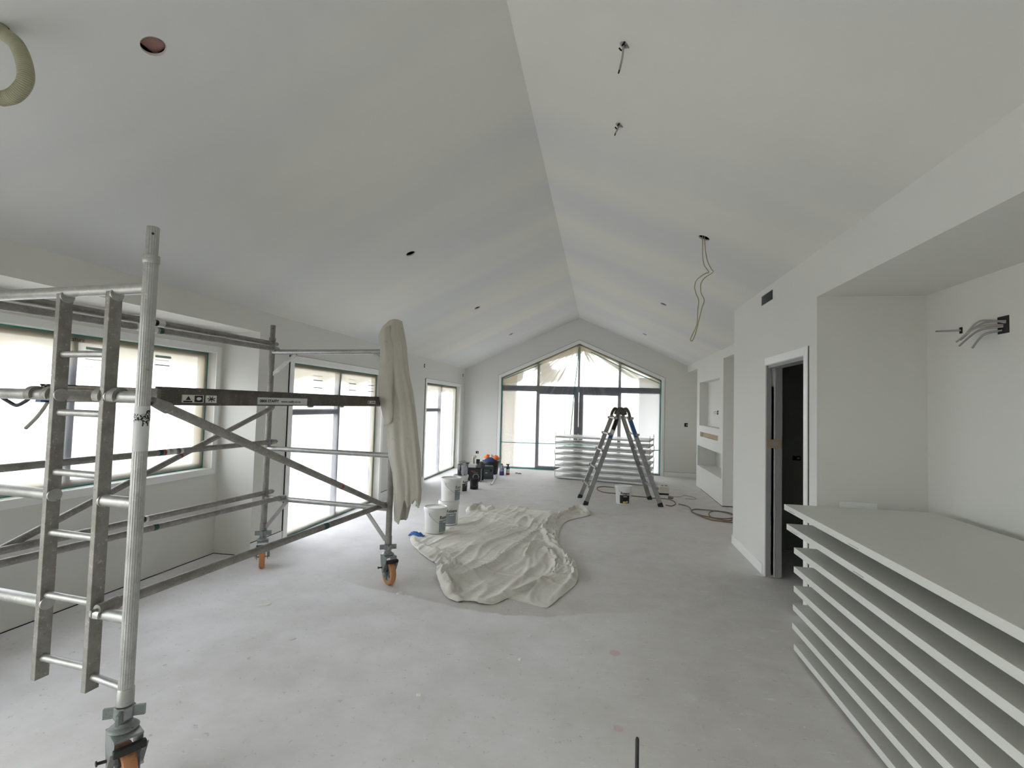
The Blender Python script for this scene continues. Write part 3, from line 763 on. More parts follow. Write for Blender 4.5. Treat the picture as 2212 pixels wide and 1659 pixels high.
# logo wrap on the near post
o = MB().cyl(up(NR, 1.325), up(NR, 1.505), .0266, 40, caps=False).build('logo_wrap', M['sticker'], tw, smooth=50)
vs, fs = text_mesh('Staffy', .046, .0018)
aim = math.atan2(-NR.y, -NR.x)
def wrap(vs, c, r, a0, z0, tilt=0.0, sz=1.0):
    out = []
    for q in vs:
        x_ = q[0]*sz*math.cos(tilt) - q[1]*sz*math.sin(tilt); y_ = q[0]*sz*math.sin(tilt) + q[1]*sz*math.cos(tilt)
        a = a0 + x_/r; out.append((c[0] + r*math.cos(a), c[1] + r*math.sin(a), z0 + y_))
    return out
MB().add(wrap(vs, NR, .0271, aim-1.35, 1.440, .25), fs).build('logo_lettering', K_, o)
dog = [(0,0),(.004,.0),(.006,.010),(.016,.011),(.018,0),(.022,0),(.023,.014),(.029,.022),(.034,.022),(.036,.027),(.030,.031),(.028,.036),(.023,.031),(.018,.023),(.006,.022),(.0,.026),(-.002,.024),(.001,.016)]
MB().add(wrap(dog, NR, .0271, aim+.05, 1.425), [tuple(range(len(dog)))]).build('logo_dog', K_, o)

# scaffold platform hooked over the rails
pl = wthing('scaffold_platform', 'paint-spattered trapdoor platform hooked on the scaffold rails at mid height', 'platform', (-2.19, 2.87, 1.507))
X0, X1, Y0, Y1 = -2.50, -1.86, 1.80, 3.93
for a, b in ((X1-.02, X1), (X0, X0+.02)): 
    mbp = MB(); mbp.box(a, b, Y0, Y1, 1.507, 1.587); mbp.box(a-.006 if a < -2.2 else a-.012, b+.012 if a < -2.2 else b+.004, Y0, Y1, 1.580, 1.588); mbp.build('side_beam', M['alu_dark'], pl)
for a in (Y0, Y1-.03, 2.45, 3.15): box('cross_beam', AD, pl, X0+.02, X1-.02, a, a+.03, 1.512, 1.566)
for a, b in ((Y0+.01, 2.80), (2.83, Y1-.01)):
    box('deck_board', M['deck'], pl, X0+.021, X1-.021, a, b, 1.567, 1.581)
for x in (-2.43, -2.33, -2.03, -1.95): claw(pl, fr(NR, NL, (x-NR.x)/(NL.x-NR.x), 1.54), fd, .0245, .035, AD, -.55, PI*.85, .012)
for x in (-2.42, -1.93): claw(pl, fr(FR, FL, (x-FR.x)/(FL.x-FR.x), 1.54), (FL-FR).normalized(), .0235, .05, AD, .3, PI+.5, .01)
box('end_clip', M['alu_dark'], pl, X1-.018, X1+.003, Y1, Y1+.07, 1.535, 1.582, .004)
for (y, w) in ((2.90, .05), (3.30, .04)): box('lug', M['zinc'], pl, X1-.02, X1-.006, y, y+w, 1.497, 1.507)
xs_ = X1+.0045
s1 = box('warning_sticker', W_, pl, X1-.001, xs_, 1.905, 2.025, 1.520, 1.556); 
MB().add([(xs_+.0005, 1.922, 1.532), (xs_+.0005, 1.952, 1.532), (xs_+.0005, 1.937, 1.551)], [(0,1,2)]).build('warning_triangle', K_, s1)
box('sticker_block', K_, s1, xs_, xs_+.0006, 1.910, 1.96, 1.522, 1.529)
box('sticker_block', K_, s1, xs_, xs_+.0006, 1.972, 2.02, 1.5225, 1.5535)
MB().add([(xs_+.0012, 1.996+.016*math.cos(t*.35)*(1-.015*t), 1.538+.009*math.sin(t*.35)*(1-.015*t)) for t in range(16)] , [tuple(range(16))]).build('arrow_mark', M['sticker_w'], s1)
s1 = box('warning_sticker', W_, pl, X1-.001, xs_, 2.04, 2.105, 1.520, 1.556)
for k in range(7):
    a = k*2*PI/7+.3; MB().bar((xs_+.0006, 2.072, 1.538), (xs_+.0006, 2.072+.025*math.cos(a), 1.538+.014*math.sin(a)), .004, .0008, (1,0,0)).build('burst_ray', K_, s1)
s1 = box('name_sticker', M['sticker'], pl, X1-.001, xs_, 2.40, 2.86, 1.514, 1.554)
for txt, sz, y_, bd in (('0800 STAFFY', .0215, 2.415, .0009), ('www.staffy.co.nz', .0165, 2.60, .0005)):
    vs, fs = text_mesh(txt, sz, bd); wmax = max(q[0] for q in vs); lim = .165 if sz > .02 else .19; k = lim/wmax
    MB().add([(xs_+.0006, y_+q[0]*k, 1.527+q[1]) for q in vs], fs).build('sticker_lettering', K_, s1)
s1 = box('small_sticker', W_, pl, X1-.001, xs_, 3.70, 3.83, 1.528, 1.552)
box('sticker_block', K_, s1, xs_, xs_+.0006, 3.705, 3.72, 1.531, 1.549); box('sticker_block', K_, s1, xs_, xs_+.0006, 3.75, 3.82, 1.537, 1.543)
st = MB().tube(catmull([V(-2.70, 1.79, 1.520), V(-2.66, 1.79, 1.502), V(-2.615, 1.79, 1.487), V(-2.57, 1.79, 1.505), V(-2.545, 1.79, 1.522)]), .008, 8).build('strap', M['black'], pl, smooth=50)
box('strap_clip', M['blue_label'], pl, -2.47, -2.44, 1.76, 1.80, 1.505, 1.52)
tag(MB().tube(catmull([V(-2.99, 2.2, 1.52), V(-3.02, 2.2, 1.47), V(-3.07, 2.2, 1.41), V(-3.14, 2.2, 1.347)]), .009, 8).build('cable_offcut', M['cable'], None, smooth=50), 'pale cable offcut dangling under the scaffold platform', 'cable')

# hanging drop sheet over the far post
def hanging_sheet():
    lv = [(2.262, -1.795, -1.735), (2.25, -1.825, -1.708), (2.20, -1.875, -1.700), (2.12, -1.905, -1.685), (2.02, -1.885, -1.665), (1.82, -1.878, -1.635), (1.65, -1.845, -1.600), (1.50, -1.812, -1.566),
          (1.30, -1.790, -1.535), (1.09, -1.775, -1.505), (.95, -1.735, -1.49), (.80, -1.722, -1.480), (.72, -1.715, -1.486), (.62, -1.712, -1.49), (.53, -1.705, -1.50)]
    n = 96; vs = []
    zz = [l[0] for l in lv]; rows = 70
    for j in range(rows+1):
        t = j/rows*(len(lv)-1); i = min(int(t), len(lv)-2); k = t-i
        z, xl, xr = [lv[i][q]*(1-k)+lv[i+1][q]*k for q in range(3)]
        cx, hw = (xl+xr)/2, (xr-xl)/2; drop = j/rows
        for a_ in range(n):
            a = 2*PI*a_/n
            fold = 1 + (.05+.20*drop)*math.sin(a*4+1.2+2.2*z) * (.4+drop) * .5 + .10*noise.noise(Vector((math.cos(a)*2.2, math.sin(a)*2.2, z*2.4))) + .05*noise.noise(Vector((math.cos(a)*5, math.sin(a)*5, z*6)))
            pl_ = .10*math.sin(a*9 + 3*noise.noise(Vector((z*1.5, 0, 3))))*sstep(0, .35, drop) + .06*math.sin(a*15+z*2)*drop
            x = cx + hw*math.cos(a)*min(fold + pl_*.5, 1.10); y = 3.975 + (hw*.62+.02)*math.sin(a)*(fold + pl_)
            lim = .70 + .04*math.sin(a*7) if math.cos(a) > -.1 else .53 + .02*math.sin(a*5)
            lim = lim if abs(math.cos(a)+.1) > .12 else .53 + (.17)*(math.cos(a)+.22)/.24
            zb = max(z, lim)
            vs.append((x, y, zb))
    fs = [(j*n+a_, j*n+(a_+1) % n, (j+1)*n+(a_+1) % n, (j+1)*n+a_) for j in range(rows) for a_ in range(n)] + [tuple(range(n))]
    o = wthing('hanging_drop_sheet', 'off-white drop sheet draped over the scaffold post beside the wide window', 'drop sheet', (-1.68, 3.975, .53))
    MB().add(vs, fs).build('cloth', M['sheet'], o, smooth=70)
    # loose lappet folded over the front
    rows2 = 24; vs = []; path = [(2.18, -1.80, .03), (2.02, -1.79, .05), (1.85, -1.80, .075), (1.7, -1.79, .075), (1.55, -1.785, .065), (1.43, -1.765, .05), (1.36, -1.755, .04)]
    for j in range(rows2+1):
        t = j/rows2*(len(path)-1); i = min(int(t), len(path)-2); k = t-i
        z, xc, w_ = [path[i][q]*(1-k)+path[i+1][q]*k for q in range(3)]
        for i2 in range(9):
            s_ = i2/8*2-1
            vs.append((xc + s_*w_ + .008*math.sin(z*14), 3.855 + .03*(s_*s_) - .018*math.cos(s_*2.5+z*3) - .03*(1-j/rows2)*0 , z + .02*s_))
    fs = [(j*9+i2, j*9+i2+1, (j+1)*9+i2+1, (j+1)*9+i2) for j in range(rows2) for i2 in range(8)]
    lo = MB().add(vs, fs).build('loose_fold', M['sheet'], o, smooth=70)
    sd = lo.modifiers.new('thickness', 'SOLIDIFY'); sd.thickness = .004
def cloth_mat(name, c1, c2, stain, sc_=6):
    m, nt, p = new_mat(name); v = coords(nt)
    col = mixc(nt, ramp(nt, noise_n(nt, v, 2.2, 4, .6), [(.35, (0,0,0)), (.65, (1,1,1))]), c1, c2)
    n2 = noise_n(nt, v, 22, 5, .75)
    col = mixc(nt, math_n(nt, 'MULTIPLY', ramp(nt, n2, [(.62, (0,0,0)), (.70, (1,1,1))]), .5), col, stain)
    nt.links.new(col, p.inputs['Base Color']); p.inputs['Roughness'].default_value = .9; p.inputs['Specular IOR Level'].default_value = .15
    bump(nt, p, noise_n(nt, v, 24, 5, .65), .35, .012); return m
M['sheet'] = cloth_mat('offwhite_drop_sheet', (.64, .62, .55), (.58, .56, .49), (.36, .33, .28))
M['canvas'] = cloth_mat('canvas_drop_cloth', (.80, .785, .735), (.71, .69, .63), (.46, .42, .36))
hanging_sheet()

# ------------------------------------------------------------------ canvas drop cloth on the floor
def drop_cloth():
    S = .235
    def z7(x, y): q = at((860 + x*S, 940 + y*S), 2, .02); return Vector((q.x, q.y, 0))
    outline = [(887,1160),(900,1152),(935,1138),(975,1124),(1005,1112),(1008,1100),(1035,1089),(1060,1096),(1100,1092),(1150,1101),(1215,1107),(1243,1098),(1268,1101),(1276,1111),(1242,1119),(1217,1130),(1206,1158),(1211,1183),(1238,1207),(1248,1235),(1246,1256),(1230,1272),(1190,1305),(1174,1309),(1140,1298),(1105,1288),(1075,1300),(1044,1303),(1010,1296),(985,1298),(960,1284),(950,1262),(942,1240),(941,1218),(915,1200),(890,1176)]
    P = [Vector((q.x, q.y, 0)) for q in [at(p, 2, .015) for p in outline]]
    P = catmull(P, 5, True)
    segs = [(P[i], P[(i+1) % len(P)]) for i in range(len(P))]
    def inside(x, y):
        c = False
        for a, b in segs:
            if (a.y > y) != (b.y > y) and x < (b.x-a.x)*(y-a.y)/(b.y-a.y)+a.x: c = not c
        return c
    def nearest(x, y, sg):
        best = 1e9; bp = None
        for a, b in sg:
            dx, dy = b.x-a.x, b.y-a.y; L = dx*dx+dy*dy
            t = 0 if L == 0 else max(0, min(1, ((x-a.x)*dx+(y-a.y)*dy)/L))
            px, py = a.x+dx*t, a.y+dy*t; d = (x-px)**2+(y-py)**2
            if d < best: best, bp = d, (px, py, (dx*(y-a.y)-dy*(x-a.x)), dx, dy)
        return math.sqrt(best), bp
    R = []   # folds: polyline, height, width, asymmetry
    def ridge(pts, h, w, asym=.5): 
        q = catmull([z7(*p) for p in pts], 4); R.append(([(q[i], q[i+1]) for i in range(len(q)-1)], h, w, asym, [(min(v.x for v in q)-3*w, max(v.x for v in q)+3*w, min(v.y for v in q)-3*w, max(v.y for v in q)+3*w)]))
    ridge([(450,1115),(600,1060),(800,990),(960,930),(1060,850)], .032, .04, .2)
    ridge([(510,1335),(700,1280),(850,1200),(1000,1090),(1150,980),(1260,890),(1340,800),(1500,740)], .045, .05, .2)
    ridge([(1160,1110),(1240,980),(1300,860),(1380,780),(1500,730)], .035, .04, .2)
    ridge([(1090,1430),(1180,1270),(1210,1130)], .016, .03)
    ridge([(790,1535),(1000,1475),(1150,1410),(1330,1330),(1520,1300),(1640,1330)], .034, .04, .8)
    ridge([(1500,735),(1580,700),(1680,690),(1740,720)], .085, .075)
    ridge([(1500,735),(1400,800),(1330,880),(1400,960),(1490,1030),(1580,1090),(1630,1180),(1640,1310)], .075, .065)
    ridge([(1450,760),(1440,860),(1480,1000),(1560,1150),(1560,1240)], .055, .04)
    ridge([(1360,1040),(1440,1110),(1470,1210),(1430,1290)], .045, .04)
    ridge([(1580,1160),(1500,1230),(1440,1290),(1300,1350)], .03, .03)
    ridge([(1620,1240),(1520,1290),(1400,1330)], .025, .028)
    ridge([(120,930),(190,1080),(320,1170)], .035, .05)
    ridge([(200,1000),(330,1060),(440,1090),(540,1060)], .035, .04, .25)
    ridge([(340,1170),(420,1150),(500,1190),(440,1240),(380,1290),(430,1370),(480,1440)], .085, .07)
    ridge([(420,1200),(480,1230),(440,1310),(490,1390)], .06, .04)
    ridge([(480,1440),(540,1500),(680,1525),(790,1530)], .03, .04)
    ridge([(640,690),(700,665),(770,655),(830,675)], .07, .10)
    ridge([(830,675),(950,660),(1050,665),(1180,690),(1400,715)], .035, .08)
    ridge([(550,725),(700,710),(900,720),(1090,715)], .016, .05); ridge([(560,755),(700,750),(850,740),(960,735)], .014, .05)
    ridge([(1080,860),(1130,780),(1180,740),(1250,780),(1240,830)], .02, .05)
    ridge([(730,890),(800,850)], .012, .03); ridge([(800,900),(900,865)], .012, .03); ridge([(1010,770),(1075,730)], .012, .05)
    ridge([(270,1030),(400,1040),(520,1060)], .02, .03); ridge([(430,950),(600,930),(700,940)], .010, .04)
    ridge([(860,1300),(1000,1230),(1120,1170),(1180,1100)], .012, .05); ridge([(640,1400),(800,1400),(980,1380)], .012, .05)
    # long soft creases run along the main fold direction
    g0, g1 = z7(510, 1335), z7(1260, 890); gd = (g1-g0).normalized(); gn = Vector((-gd.y, gd.x, 0))
    cell = .12; hsh = {}
    for a, b in segs:
        for ci in range(int(math.floor((min(a.x, b.x)-.08)/cell)), int(math.floor((max(a.x, b.x)+.08)/cell))+1):
            for cj in range(int(math.floor((min(a.y, b.y)-.08)/cell)), int(math.floor((max(a.y, b.y)+.08)/cell))+1): hsh.setdefault((ci, cj), []).append((a, b))
    st = .0135; x0, x1 = min(p.x for p in P)-.03, max(p.x for p in P)+.03; y0, y1 = min(p.y for p in P)-.03, max(p.y for p in P)+.03
    nx, ny = int((x1-x0)/st), int((y1-y0)/st); idx = {}; vs = []
    for j in range(ny+1):
        for i in range(nx+1):
            x, y = x0+i*st, y0+j*st; near_ = hsh.get((int(math.floor(x/cell)), int(math.floor(y/cell))))
            d, bp = nearest(x, y, near_) if near_ else (1, None)
            if not inside(x, y):
                if d > st*1.45: continue
                x, y, d = bp[0], bp[1], 0
            z = 0
            for sg, h, w, asym, bb in R:
                b_ = bb[0]
                if not (b_[0] < x < b_[1] and b_[2] < y < b_[3]): continue
                dd, q = nearest(x, y, sg)
                if asym == .5:
                    if dd < 3*w:
                        rope = .75 + .35*math.cos(dd/w*7 + 9*noise.noise(Vector((x*3, y*3, 8))))          # twisted, pleated bundle
                        z = max(z, h*math.exp(-(dd/w)**2)*(rope if h > .04 else 1)*(.85+.35*noise.noise(Vector((x*9, y*9, 1)))))
                else:
                    steep = (q[2] > 0) == (asym < .5)
                    ww = .011 if steep else w*2.0
                    if dd < 4*ww: z = max(z, h*1.15*math.exp(-(dd/ww)**(2 if steep else 1.2))*(.85+.3*noise.noise(Vector((x*6, y*6, 1)))))
            v_ = Vector((x, y, 0)) - g0; sa, ta = v_.dot(gd), v_.dot(gn); wob_ = noise.noise(Vector((sa*1.3, ta*1.3, 6)))*.12
            c1 = max(0, 1-abs(noise.noise(Vector((ta*4.2+wob_*4, sa*.55, 4))))*7); c2 = max(0, 1-abs(noise.noise(Vector((ta*9+wob_*9, sa*1.6, 21))))*5)
            c3 = max(0, 1-abs(noise.noise(Vector((sa*3.1+wob_*3, ta*1.1, 33))))*9)
            z += c1*.013 + c2*.006 + c3*.006 + .005*noise.noise(Vector((x*3, y*3, 2)))
            z += sstep(.03, .06, z)*.02*abs(noise.noise(Vector((x*20, y*15, 5))))
            k = min(1, d/.05)
            bk = min(math.hypot(x+1.915, y-5.66), math.hypot(x+1.885, y-6.09)); z = z*sstep(.14, .24, bk) - .004*(1-sstep(.14, .24, bk))
            idx[i, j] = len(vs); vs.append((x, y, .004 + max(0, z+.006)*(.35+.65*k)))
    fs = [(idx[i,j], idx[i+1,j], idx[i+1,j+1], idx[i,j+1]) for j in range(ny) for i in range(nx) if all(q in idx for q in ((i,j),(i+1,j),(i+1,j+1),(i,j+1)))]
    root = wthing('canvas_drop_cloth', 'crumpled beige canvas drop cloth bunched on the concrete floor', 'drop cloth', (-1.1, 5.4, 0))
    c = MB().add(vs, fs).build('cloth', M['canvas'], root, smooth=70)
    so = c.modifiers.new('thickness', 'SOLIDIFY'); so.thickness = .004; so.offset = -1
    # flat under-layer showing past the folded edge
    q = [z7(*p) for p in ((1000,1475),(1150,1415),(1400,1340),(1590,1385),(1530,1450),(1340,1565),(1180,1520))]
    MB().prism([(v.x, v.y) for v in q], 2, .001, .005).build('under_layer', M['canvas'], root)
drop_cloth()
def rag():
    c = at((901, 1154), 2, .03); vs = []; n = 22
    for j in range(n+1):
        for i in range(n+1):
            a, b = i/n*2-1, j/n*2-1
            x, y = a*.10, b*.05*(1-.3*a)
            z = .018 + .035*max(0, 1-a*a-b*b) + .022*noise.noise(Vector((a*3, b*3, 1)))+.012*noise.noise(Vector((a*7, b*7, 2)))
            vs.append((c.x+x, c.y+y-.04*a, max(.016, z)))
    fs = [(j*(n+1)+i, j*(n+1)+i+1, (j+1)*(n+1)+i+1, (j+1)*(n+1)+i) for j in range(n) for i in range(n)]
    o = MB().add(vs, fs).build('blue_rag', plain('blue_rag_cloth', (.015, .12, .42), .7, var=.3, scale=30), None, smooth=70)
    m_ = o.modifiers.new('thickness', 'SOLIDIFY'); m_.thickness = .004
    tag(o, 'crumpled blue rag on the corner of the canvas drop cloth', 'rag')
rag()

# ------------------------------------------------------------------ stacks of painted doors
def door(name, label, group, M4, L, Wd, kind, last=False):
    """door slab: local x = width, y = length, z up; spacers stand on its upper face"""
    o = thing(name, label, 'door', group); o.matrix_world = M4
    MB().box(0, Wd, 0, L, 0, .038).build('slab', M['doorwhite'], o, bevel=.0015)
    h = .084
    if kind == 'pins':
        for x, y in ((.05, -.012), (Wd-.05, -.012), (.05, L+.012), (Wd-.05, L+.012)):
            MB().cyl((x, y, -.0), (x, y, .122), .006, 8).build('stacking_pin', M['wire'], o)
            MB().cyl((x, y, .019), (x, y + (.04 if y < 0 else -.04), .019), .004, 8).build('pin_screw', M['wire'], o)
    elif not last:
        for y in (.5, L-.5): MB().box(Wd*.45, Wd*.6, y-.03, y+.03, .038, .122).build('spacer_block', M['mdf'], o)
    return o
ordn = ['topmost', 'second from the top', 'third from the top', 'fourth from the top', 'fourth from the bottom', 'third from the bottom', 'second from the bottom', 'lowest']
tops = [.905, .783, .683, .560, .439, .312, .187, .068]; ends = [3.655, 3.61, 3.482, 3.484, 3.484, 3.497, 3.51, 3.482]
tops = [.068 + .122*k for k in range(7, -1, -1)]
for k in range(8):
    z = tops[k]-.038
    d = door('door_slab', 'white painted door slab by the alcove, %s of its stack' % ordn[k], 'door slabs stacked beside the alcove', Matrix.Translation((1.252, ends[k]-1.98, z)), 1.98, .90, 'block', k == 0)
    if k == 7:
        for y in (.5, 1.48): MB().box(.405, .54, y-.03, y+.03, -.030, 0).build('floor_block', M['mdf'], d)
    if k in (0, 1):
        for yy in (1.80, 1.0):
            hs = MB().box(-.0006, 0, yy, yy+.10, .008, .012).build('hinge_recess_line', M['grey_primer'], d)
tag(box('board_offcut', M['trim'], None, 1.70, 1.935, YA-.03, YA-.012, 0, .925), 'white board offcut standing against the alcove wall behind the door stack', 'board')
a = math.atan2(10.167-10.57, .973+.934)
FM = Matrix.Translation((-.934, 10.57, 0)) @ Matrix.Rotation(a, 4, 'Z')
SW = Matrix(((0, 1, 0, 0), (1, 0, 0, 0), (0, 0, 1, 0), (0, 0, 0, 1)))
for k in range(8):
    jx = random.uniform(-.012, .012)
    z = .018 + .122*(7-k)
    d = door('door_slab', 'white door slab by the gable window, %s of its stack' % ordn[k], 'door slabs on pins by the gable window', FM @ Matrix.Translation((jx, 0, z)) @ Matrix.Rotation(PI/2, 4, 'Z') @ Matrix.Translation((0, -1.96, 0)), 1.96, .80, 'pins')

# ------------------------------------------------------------------ folding ladder
LU, LV = Vector((.982, .191, 0)), Vector((-.191, .982, 0)); LC = Vector((.331, 8.287, 0))
lad = wthing('folding_ladder', 'aluminium hinged folding ladder standing open over a paint bucket', 'ladder', tuple(LC))
def LP(u, v, z): return LC + LU*u + LV*v + Vector((0,0,z))
AL = M['alu_ladder']
for s in (-1, 1):
    for w_ in (-1, 1):
        foot, top_ = LP(s*.59, w_*.295, .03), LP(s*.085, w_*.215, 1.42)
        d = (top_-foot).normalized(); wide = d.cross(LV).normalized()
        o = MB()
        o.obox((foot+top_)/2, d, wide, d.cross(wide), (top_-foot).length/2, .034, .009)
        for q in (-1, 1): o.obox((foot+top_)/2 + wide*(q*.031), d, wide, d.cross(wide), (top_-foot).length/2, .004, .016)
        o = o.build('stile', AL, lad)
        f2, t2 = LP(s*.46, w_*.235, .36), LP(s*.095, w_*.190, 1.42)
        MB().obox((f2+t2)/2, d, wide, d.cross(wide), (t2-f2).length/2, .026, .010).build('inner_stile', AL, lad)
        MB().obox(foot - d*.005, d, wide, d.cross(wide), .035, .038, .022).build('rubber_foot', M['black'] if False else M['foot_green'], o, bevel=.006)
    for i, z in enumerate((1.385, 1.125, .855, .575, .285)):
        t = (z-.03)/(1.42-.03); u = s*(.59 + (.085-.59)*t); hv = .295 + (.215-.295)*t
        a_, b_ = LP(u + s*.024, -hv-.012, z), LP(u + s*.024, hv+.012, z)
        r = MB().bar(a_, b_, .046, .024).build('rung', AL, lad, bevel=.003)
        for q, e_ in ((-1, a_), (1, b_)):
            MB().obox(e_ + LU*(s*.01) + LV*(q*.004), LU, LV, (0,0,1), .03, .008, .02).build('rung_bracket', AL, r, bevel=.004)
    c0, c1 = LP(s*.335, -.288-.001, .73), LP(0, 0, 0)
for w_ in (-1, 1):
    v_ = w_*.215
    for s in (-1, 1):
        p_ = catmull([LP(s*.105, v_, 1.36), LP(s*.09, v_, 1.46), LP(s*.045, v_, 1.535), LP(s*-.005, v_, 1.51), LP(s*-.04, v_, 1.44)], 5)
        MB().tube(p_, .024, 8).build('hinge_arm', M['hinge'], lad, smooth=50)
    MB().cyl(LP(0, v_-.03, 1.475), LP(0, v_+.03, 1.475), .045, 20).build('hinge_disc', M['hinge'], lad, smooth=40)
def stile_label(s, t0, t1, m_, w=.028):
    foot, top_ = LP(s*.59, -.295, .03), LP(s*.085, -.215, 1.42); d = (top_-foot).normalized(); wide = d.cross(LV).normalized(); nn = d.cross(wide)
    if nn.dot(LV) > 0: nn = -nn
    c = foot + (top_-foot)*((t0+t1)/2) + nn*.0098
    MB().obox(c, d, wide, nn, (top_-foot).length*(t1-t0)/2, w, .0008).build('label', m_, lad)
stile_label(-1, .84, .97, M['ink']); stile_label(-1, .74, .775, M['blue_label']); stile_label(-1, .79, .83, M['sticker_w']); stile_label(1, .76, .95, M['blue_label'])

# ------------------------------------------------------------------ paint buckets
def bucket(label, loc, a_lab, lab_m, txt_m, z0=0, group='white paint buckets', yellow=False, hang=1.2, lidm=None, sc_=1.0, wide=1.15, text=True, side=1):
    e = wthing('paint_bucket', label, 'bucket', (loc[0], loc[1], z0), group)
    x, y = loc; k = sc_
    P_ = lambda pr: [(r*k, z*k) for r, z in pr]
    b = MB().lathe(P_([(.0, .004), (.110, .004), (.113, 0), (.116, .008), (.126, .238), (.132, .240), (.132, .262)]), (x, y, z0), 40).build('body', M['bucket'], e, smooth=40)
    MB().lathe(P_([(.1335, .255), (.138, .257), (.138, .284), (.134, .291), (.125, .292), (.120, .283), (.085, .282), (.082, .279), (0, .279)]), (x, y, z0), 40).build('lid', M['bucket'], e, smooth=40)
    n = 18; a0, a1 = a_lab-wide/2, a_lab+wide/2; zb, zt = .018*k, .150*k; vs = []
    for i in range(n+1):
        a = a0 + (a1-a0)*i/n
        for z in (zb, zt):
            r = (.116 + (.126-.116)*(z/k-.008)/.23)*k + .0012
            vs.append((x+r*math.cos(a), y+r*math.sin(a), z0+z))
    l = MB().add(vs, [(2*i, 2*i+2, 2*i+3, 2*i+1) for i in range(n)]).build('label', lab_m, e, smooth=60)
    def patch(nm, m_, da0, da1, za, zb_):
        vv = []
        for i in range(9):
            a = a_lab + da0 + (da1-da0)*i/8
            for z in (za*k, zb_*k):
                r = (.116 + (.126-.116)*(z/k-.008)/.23)*k + .002
                vv.append((x+r*math.cos(a), y+r*math.sin(a), z0+z))
        MB().add(vv, [(2*i, 2*i+2, 2*i+3, 2*i+1) for i in range(8)]).build(nm, m_, l, smooth=60)
    if yellow: patch('yellow_patch', M['label_yellow'], -.25, .15, .022, .05); patch('pale_patch', M['sticker_w'], .2, .42, .03, .055)
    patch('product_line', M['sticker_w'], -.18, .3, .122, .132)
    if text:
        vs, fs = text_mesh('Resene', .058*k, .0012); wmax = max(q[0] for q in vs); kk = (.15*k)/wmax
        r = .1245*k + .0015
        MB().add([(x + r*math.cos(a_lab - .55 + q[0]*kk/r), y + r*math.sin(a_lab - .55 + q[0]*kk/r), z0 + .162*k + q[1]) for q in vs], fs).build('lettering', txt_m, b)
    pts = []
    ha = math.atan2(-y, -x) + (.95 if side == 1 else -1.2)
    for i in range(25):
        t = PI*i/24; a = ha - PI/2 + t
        r = (.134 + .010*math.sin(t))*k; dz = -.105*k*hang*math.sin(t)
        pts.append((x + r*math.cos(a), y + r*math.sin(a), z0 + .225*k + dz))
    MB().tube(pts, .0018, 6).build('bail_handle', M['wire'], e, smooth=60)
    for a in (ha-PI/2, ha+PI/2):
        MB().cyl((x+.118*k*math.cos(a), y+.118*k*math.sin(a), z0+.225*k), (x+.137*k*math.cos(a), y+.137*k*math.sin(a), z0+.225*k), .012*k, 12).build('handle_ear', M['bucket'], e, smooth=40)
    return e
M['ink_grey'] = plain('grey_ink', (.25, .25, .25), .6)
bucket('white paint bucket with grey label standing alone on the drop cloth edge', (-1.915, 5.66), -.30, M['label_grey'], M['ink'], .012, sc_=1.03)
bucket('white paint bucket with grey label, lower of the stack of two', (-1.885, 6.09), -.98, M['label_grey'], M['ink'], .012, side=-1)
bucket('white paint bucket with grey label, upper of the stack of two', (-1.868, 6.09), -.25, M['label_grey'], M['ink_grey'], .305)
bucket('white paint bucket with black label under a paint can beside the tool pile', (-2.40, 8.40), -.45, M['label_black'], M['ink'], 0)
bucket('white paint bucket with black label standing under the folding ladder', (.40, 8.22), -1.42, M['label_black'], M['ink'], 0, yellow=True, wide=1.35, hang=.8)

# ------------------------------------------------------------------ tools beside the corner
def can(label, c, z0, r, h, body_m, grp=None):
    e = wthing('paint_can', label, 'paint can', (c[0], c[1], z0), grp)
    MB().lathe([(0, .002), (r, .002), (r, h-.004), (r*1.03, h), (r*.97, h), (r*.95, h-.012), (0, h-.02)], (c[0], c[1], z0), 28).build('body', body_m, e, smooth=40)
    pts = [(c[0] + r*1.03*math.cos(t), c[1] + r*1.03*math.sin(t) , z0 + h*.75 - .09*math.sin((t+2.2)/1.9*PI/1.0 if False else (t+2.4)/2.4*PI)) for t in [-2.4 + 2.4*i/16 for i in range(17)]]
    MB().tube(pts, .002, 6).build('wire_handle', M['wire'], e, smooth=60)
    return e
def drip_mat():
    m, nt, p = new_mat('paint_dripped_black'); v = coords(nt, (1, 1, .3))
    col = mixc(nt, ramp(nt, noise_n(nt, v, 16, 3, .6), [(.45, (0,0,0)), (.52, (1,1,1))]), (.02, .02, .025), (.50, .51, .55))
    nt.links.new(col, p.inputs['Base Color']); p.inputs['Roughness'].default_value = .5; return m
can('black paint can streaked with grey drips, standing on a white bucket', (-2.375, 8.41), .288, .088, .185, drip_mat())
can('small black paint can on the floor beside a white bucket', (-2.235, 8.72), 0, .075, .19, M['black'])
tag(MB().tube(catmull([V(-2.43, 8.42, .482), V(-2.40, 8.44, .50), V(-2.36, 8.45, .515), V(-2.32, 8.45, .50)]), [.018]*8+[.022]*16+[.012], 10).build('paint_brush', plain('dusty_bristle', (.45, .42, .36), .8), None, smooth=60), 'dusty paint brush lying across the dripped black can', 'brush')
rad = wthing('jobsite_radio', 'black square jobsite radio with hexagonal speaker grille and guard bars', 'radio', (-2.44, 9.62, 0))
RX0, RX1, RY0, RY1 = -2.585, -2.305, 9.53, 9.74
MB().box(RX0+.012, RX1-.012, RY0+.012, RY1-.012, .012, .265).build('body', M['black'], rad, bevel=.012)
for x in (RX0+.008, RX1-.008):
    for y in (RY0+.008, RY1-.008): MB().tube([(x, y, 0), (x, y, .27)], .009, 8).build('guard_bar', M['black'], rad, smooth=50)
hx = [(-2.415 + .062*math.cos(k*PI/3), RY0+.009, .095 + .062*math.sin(k*PI/3)) for k in range(6)]
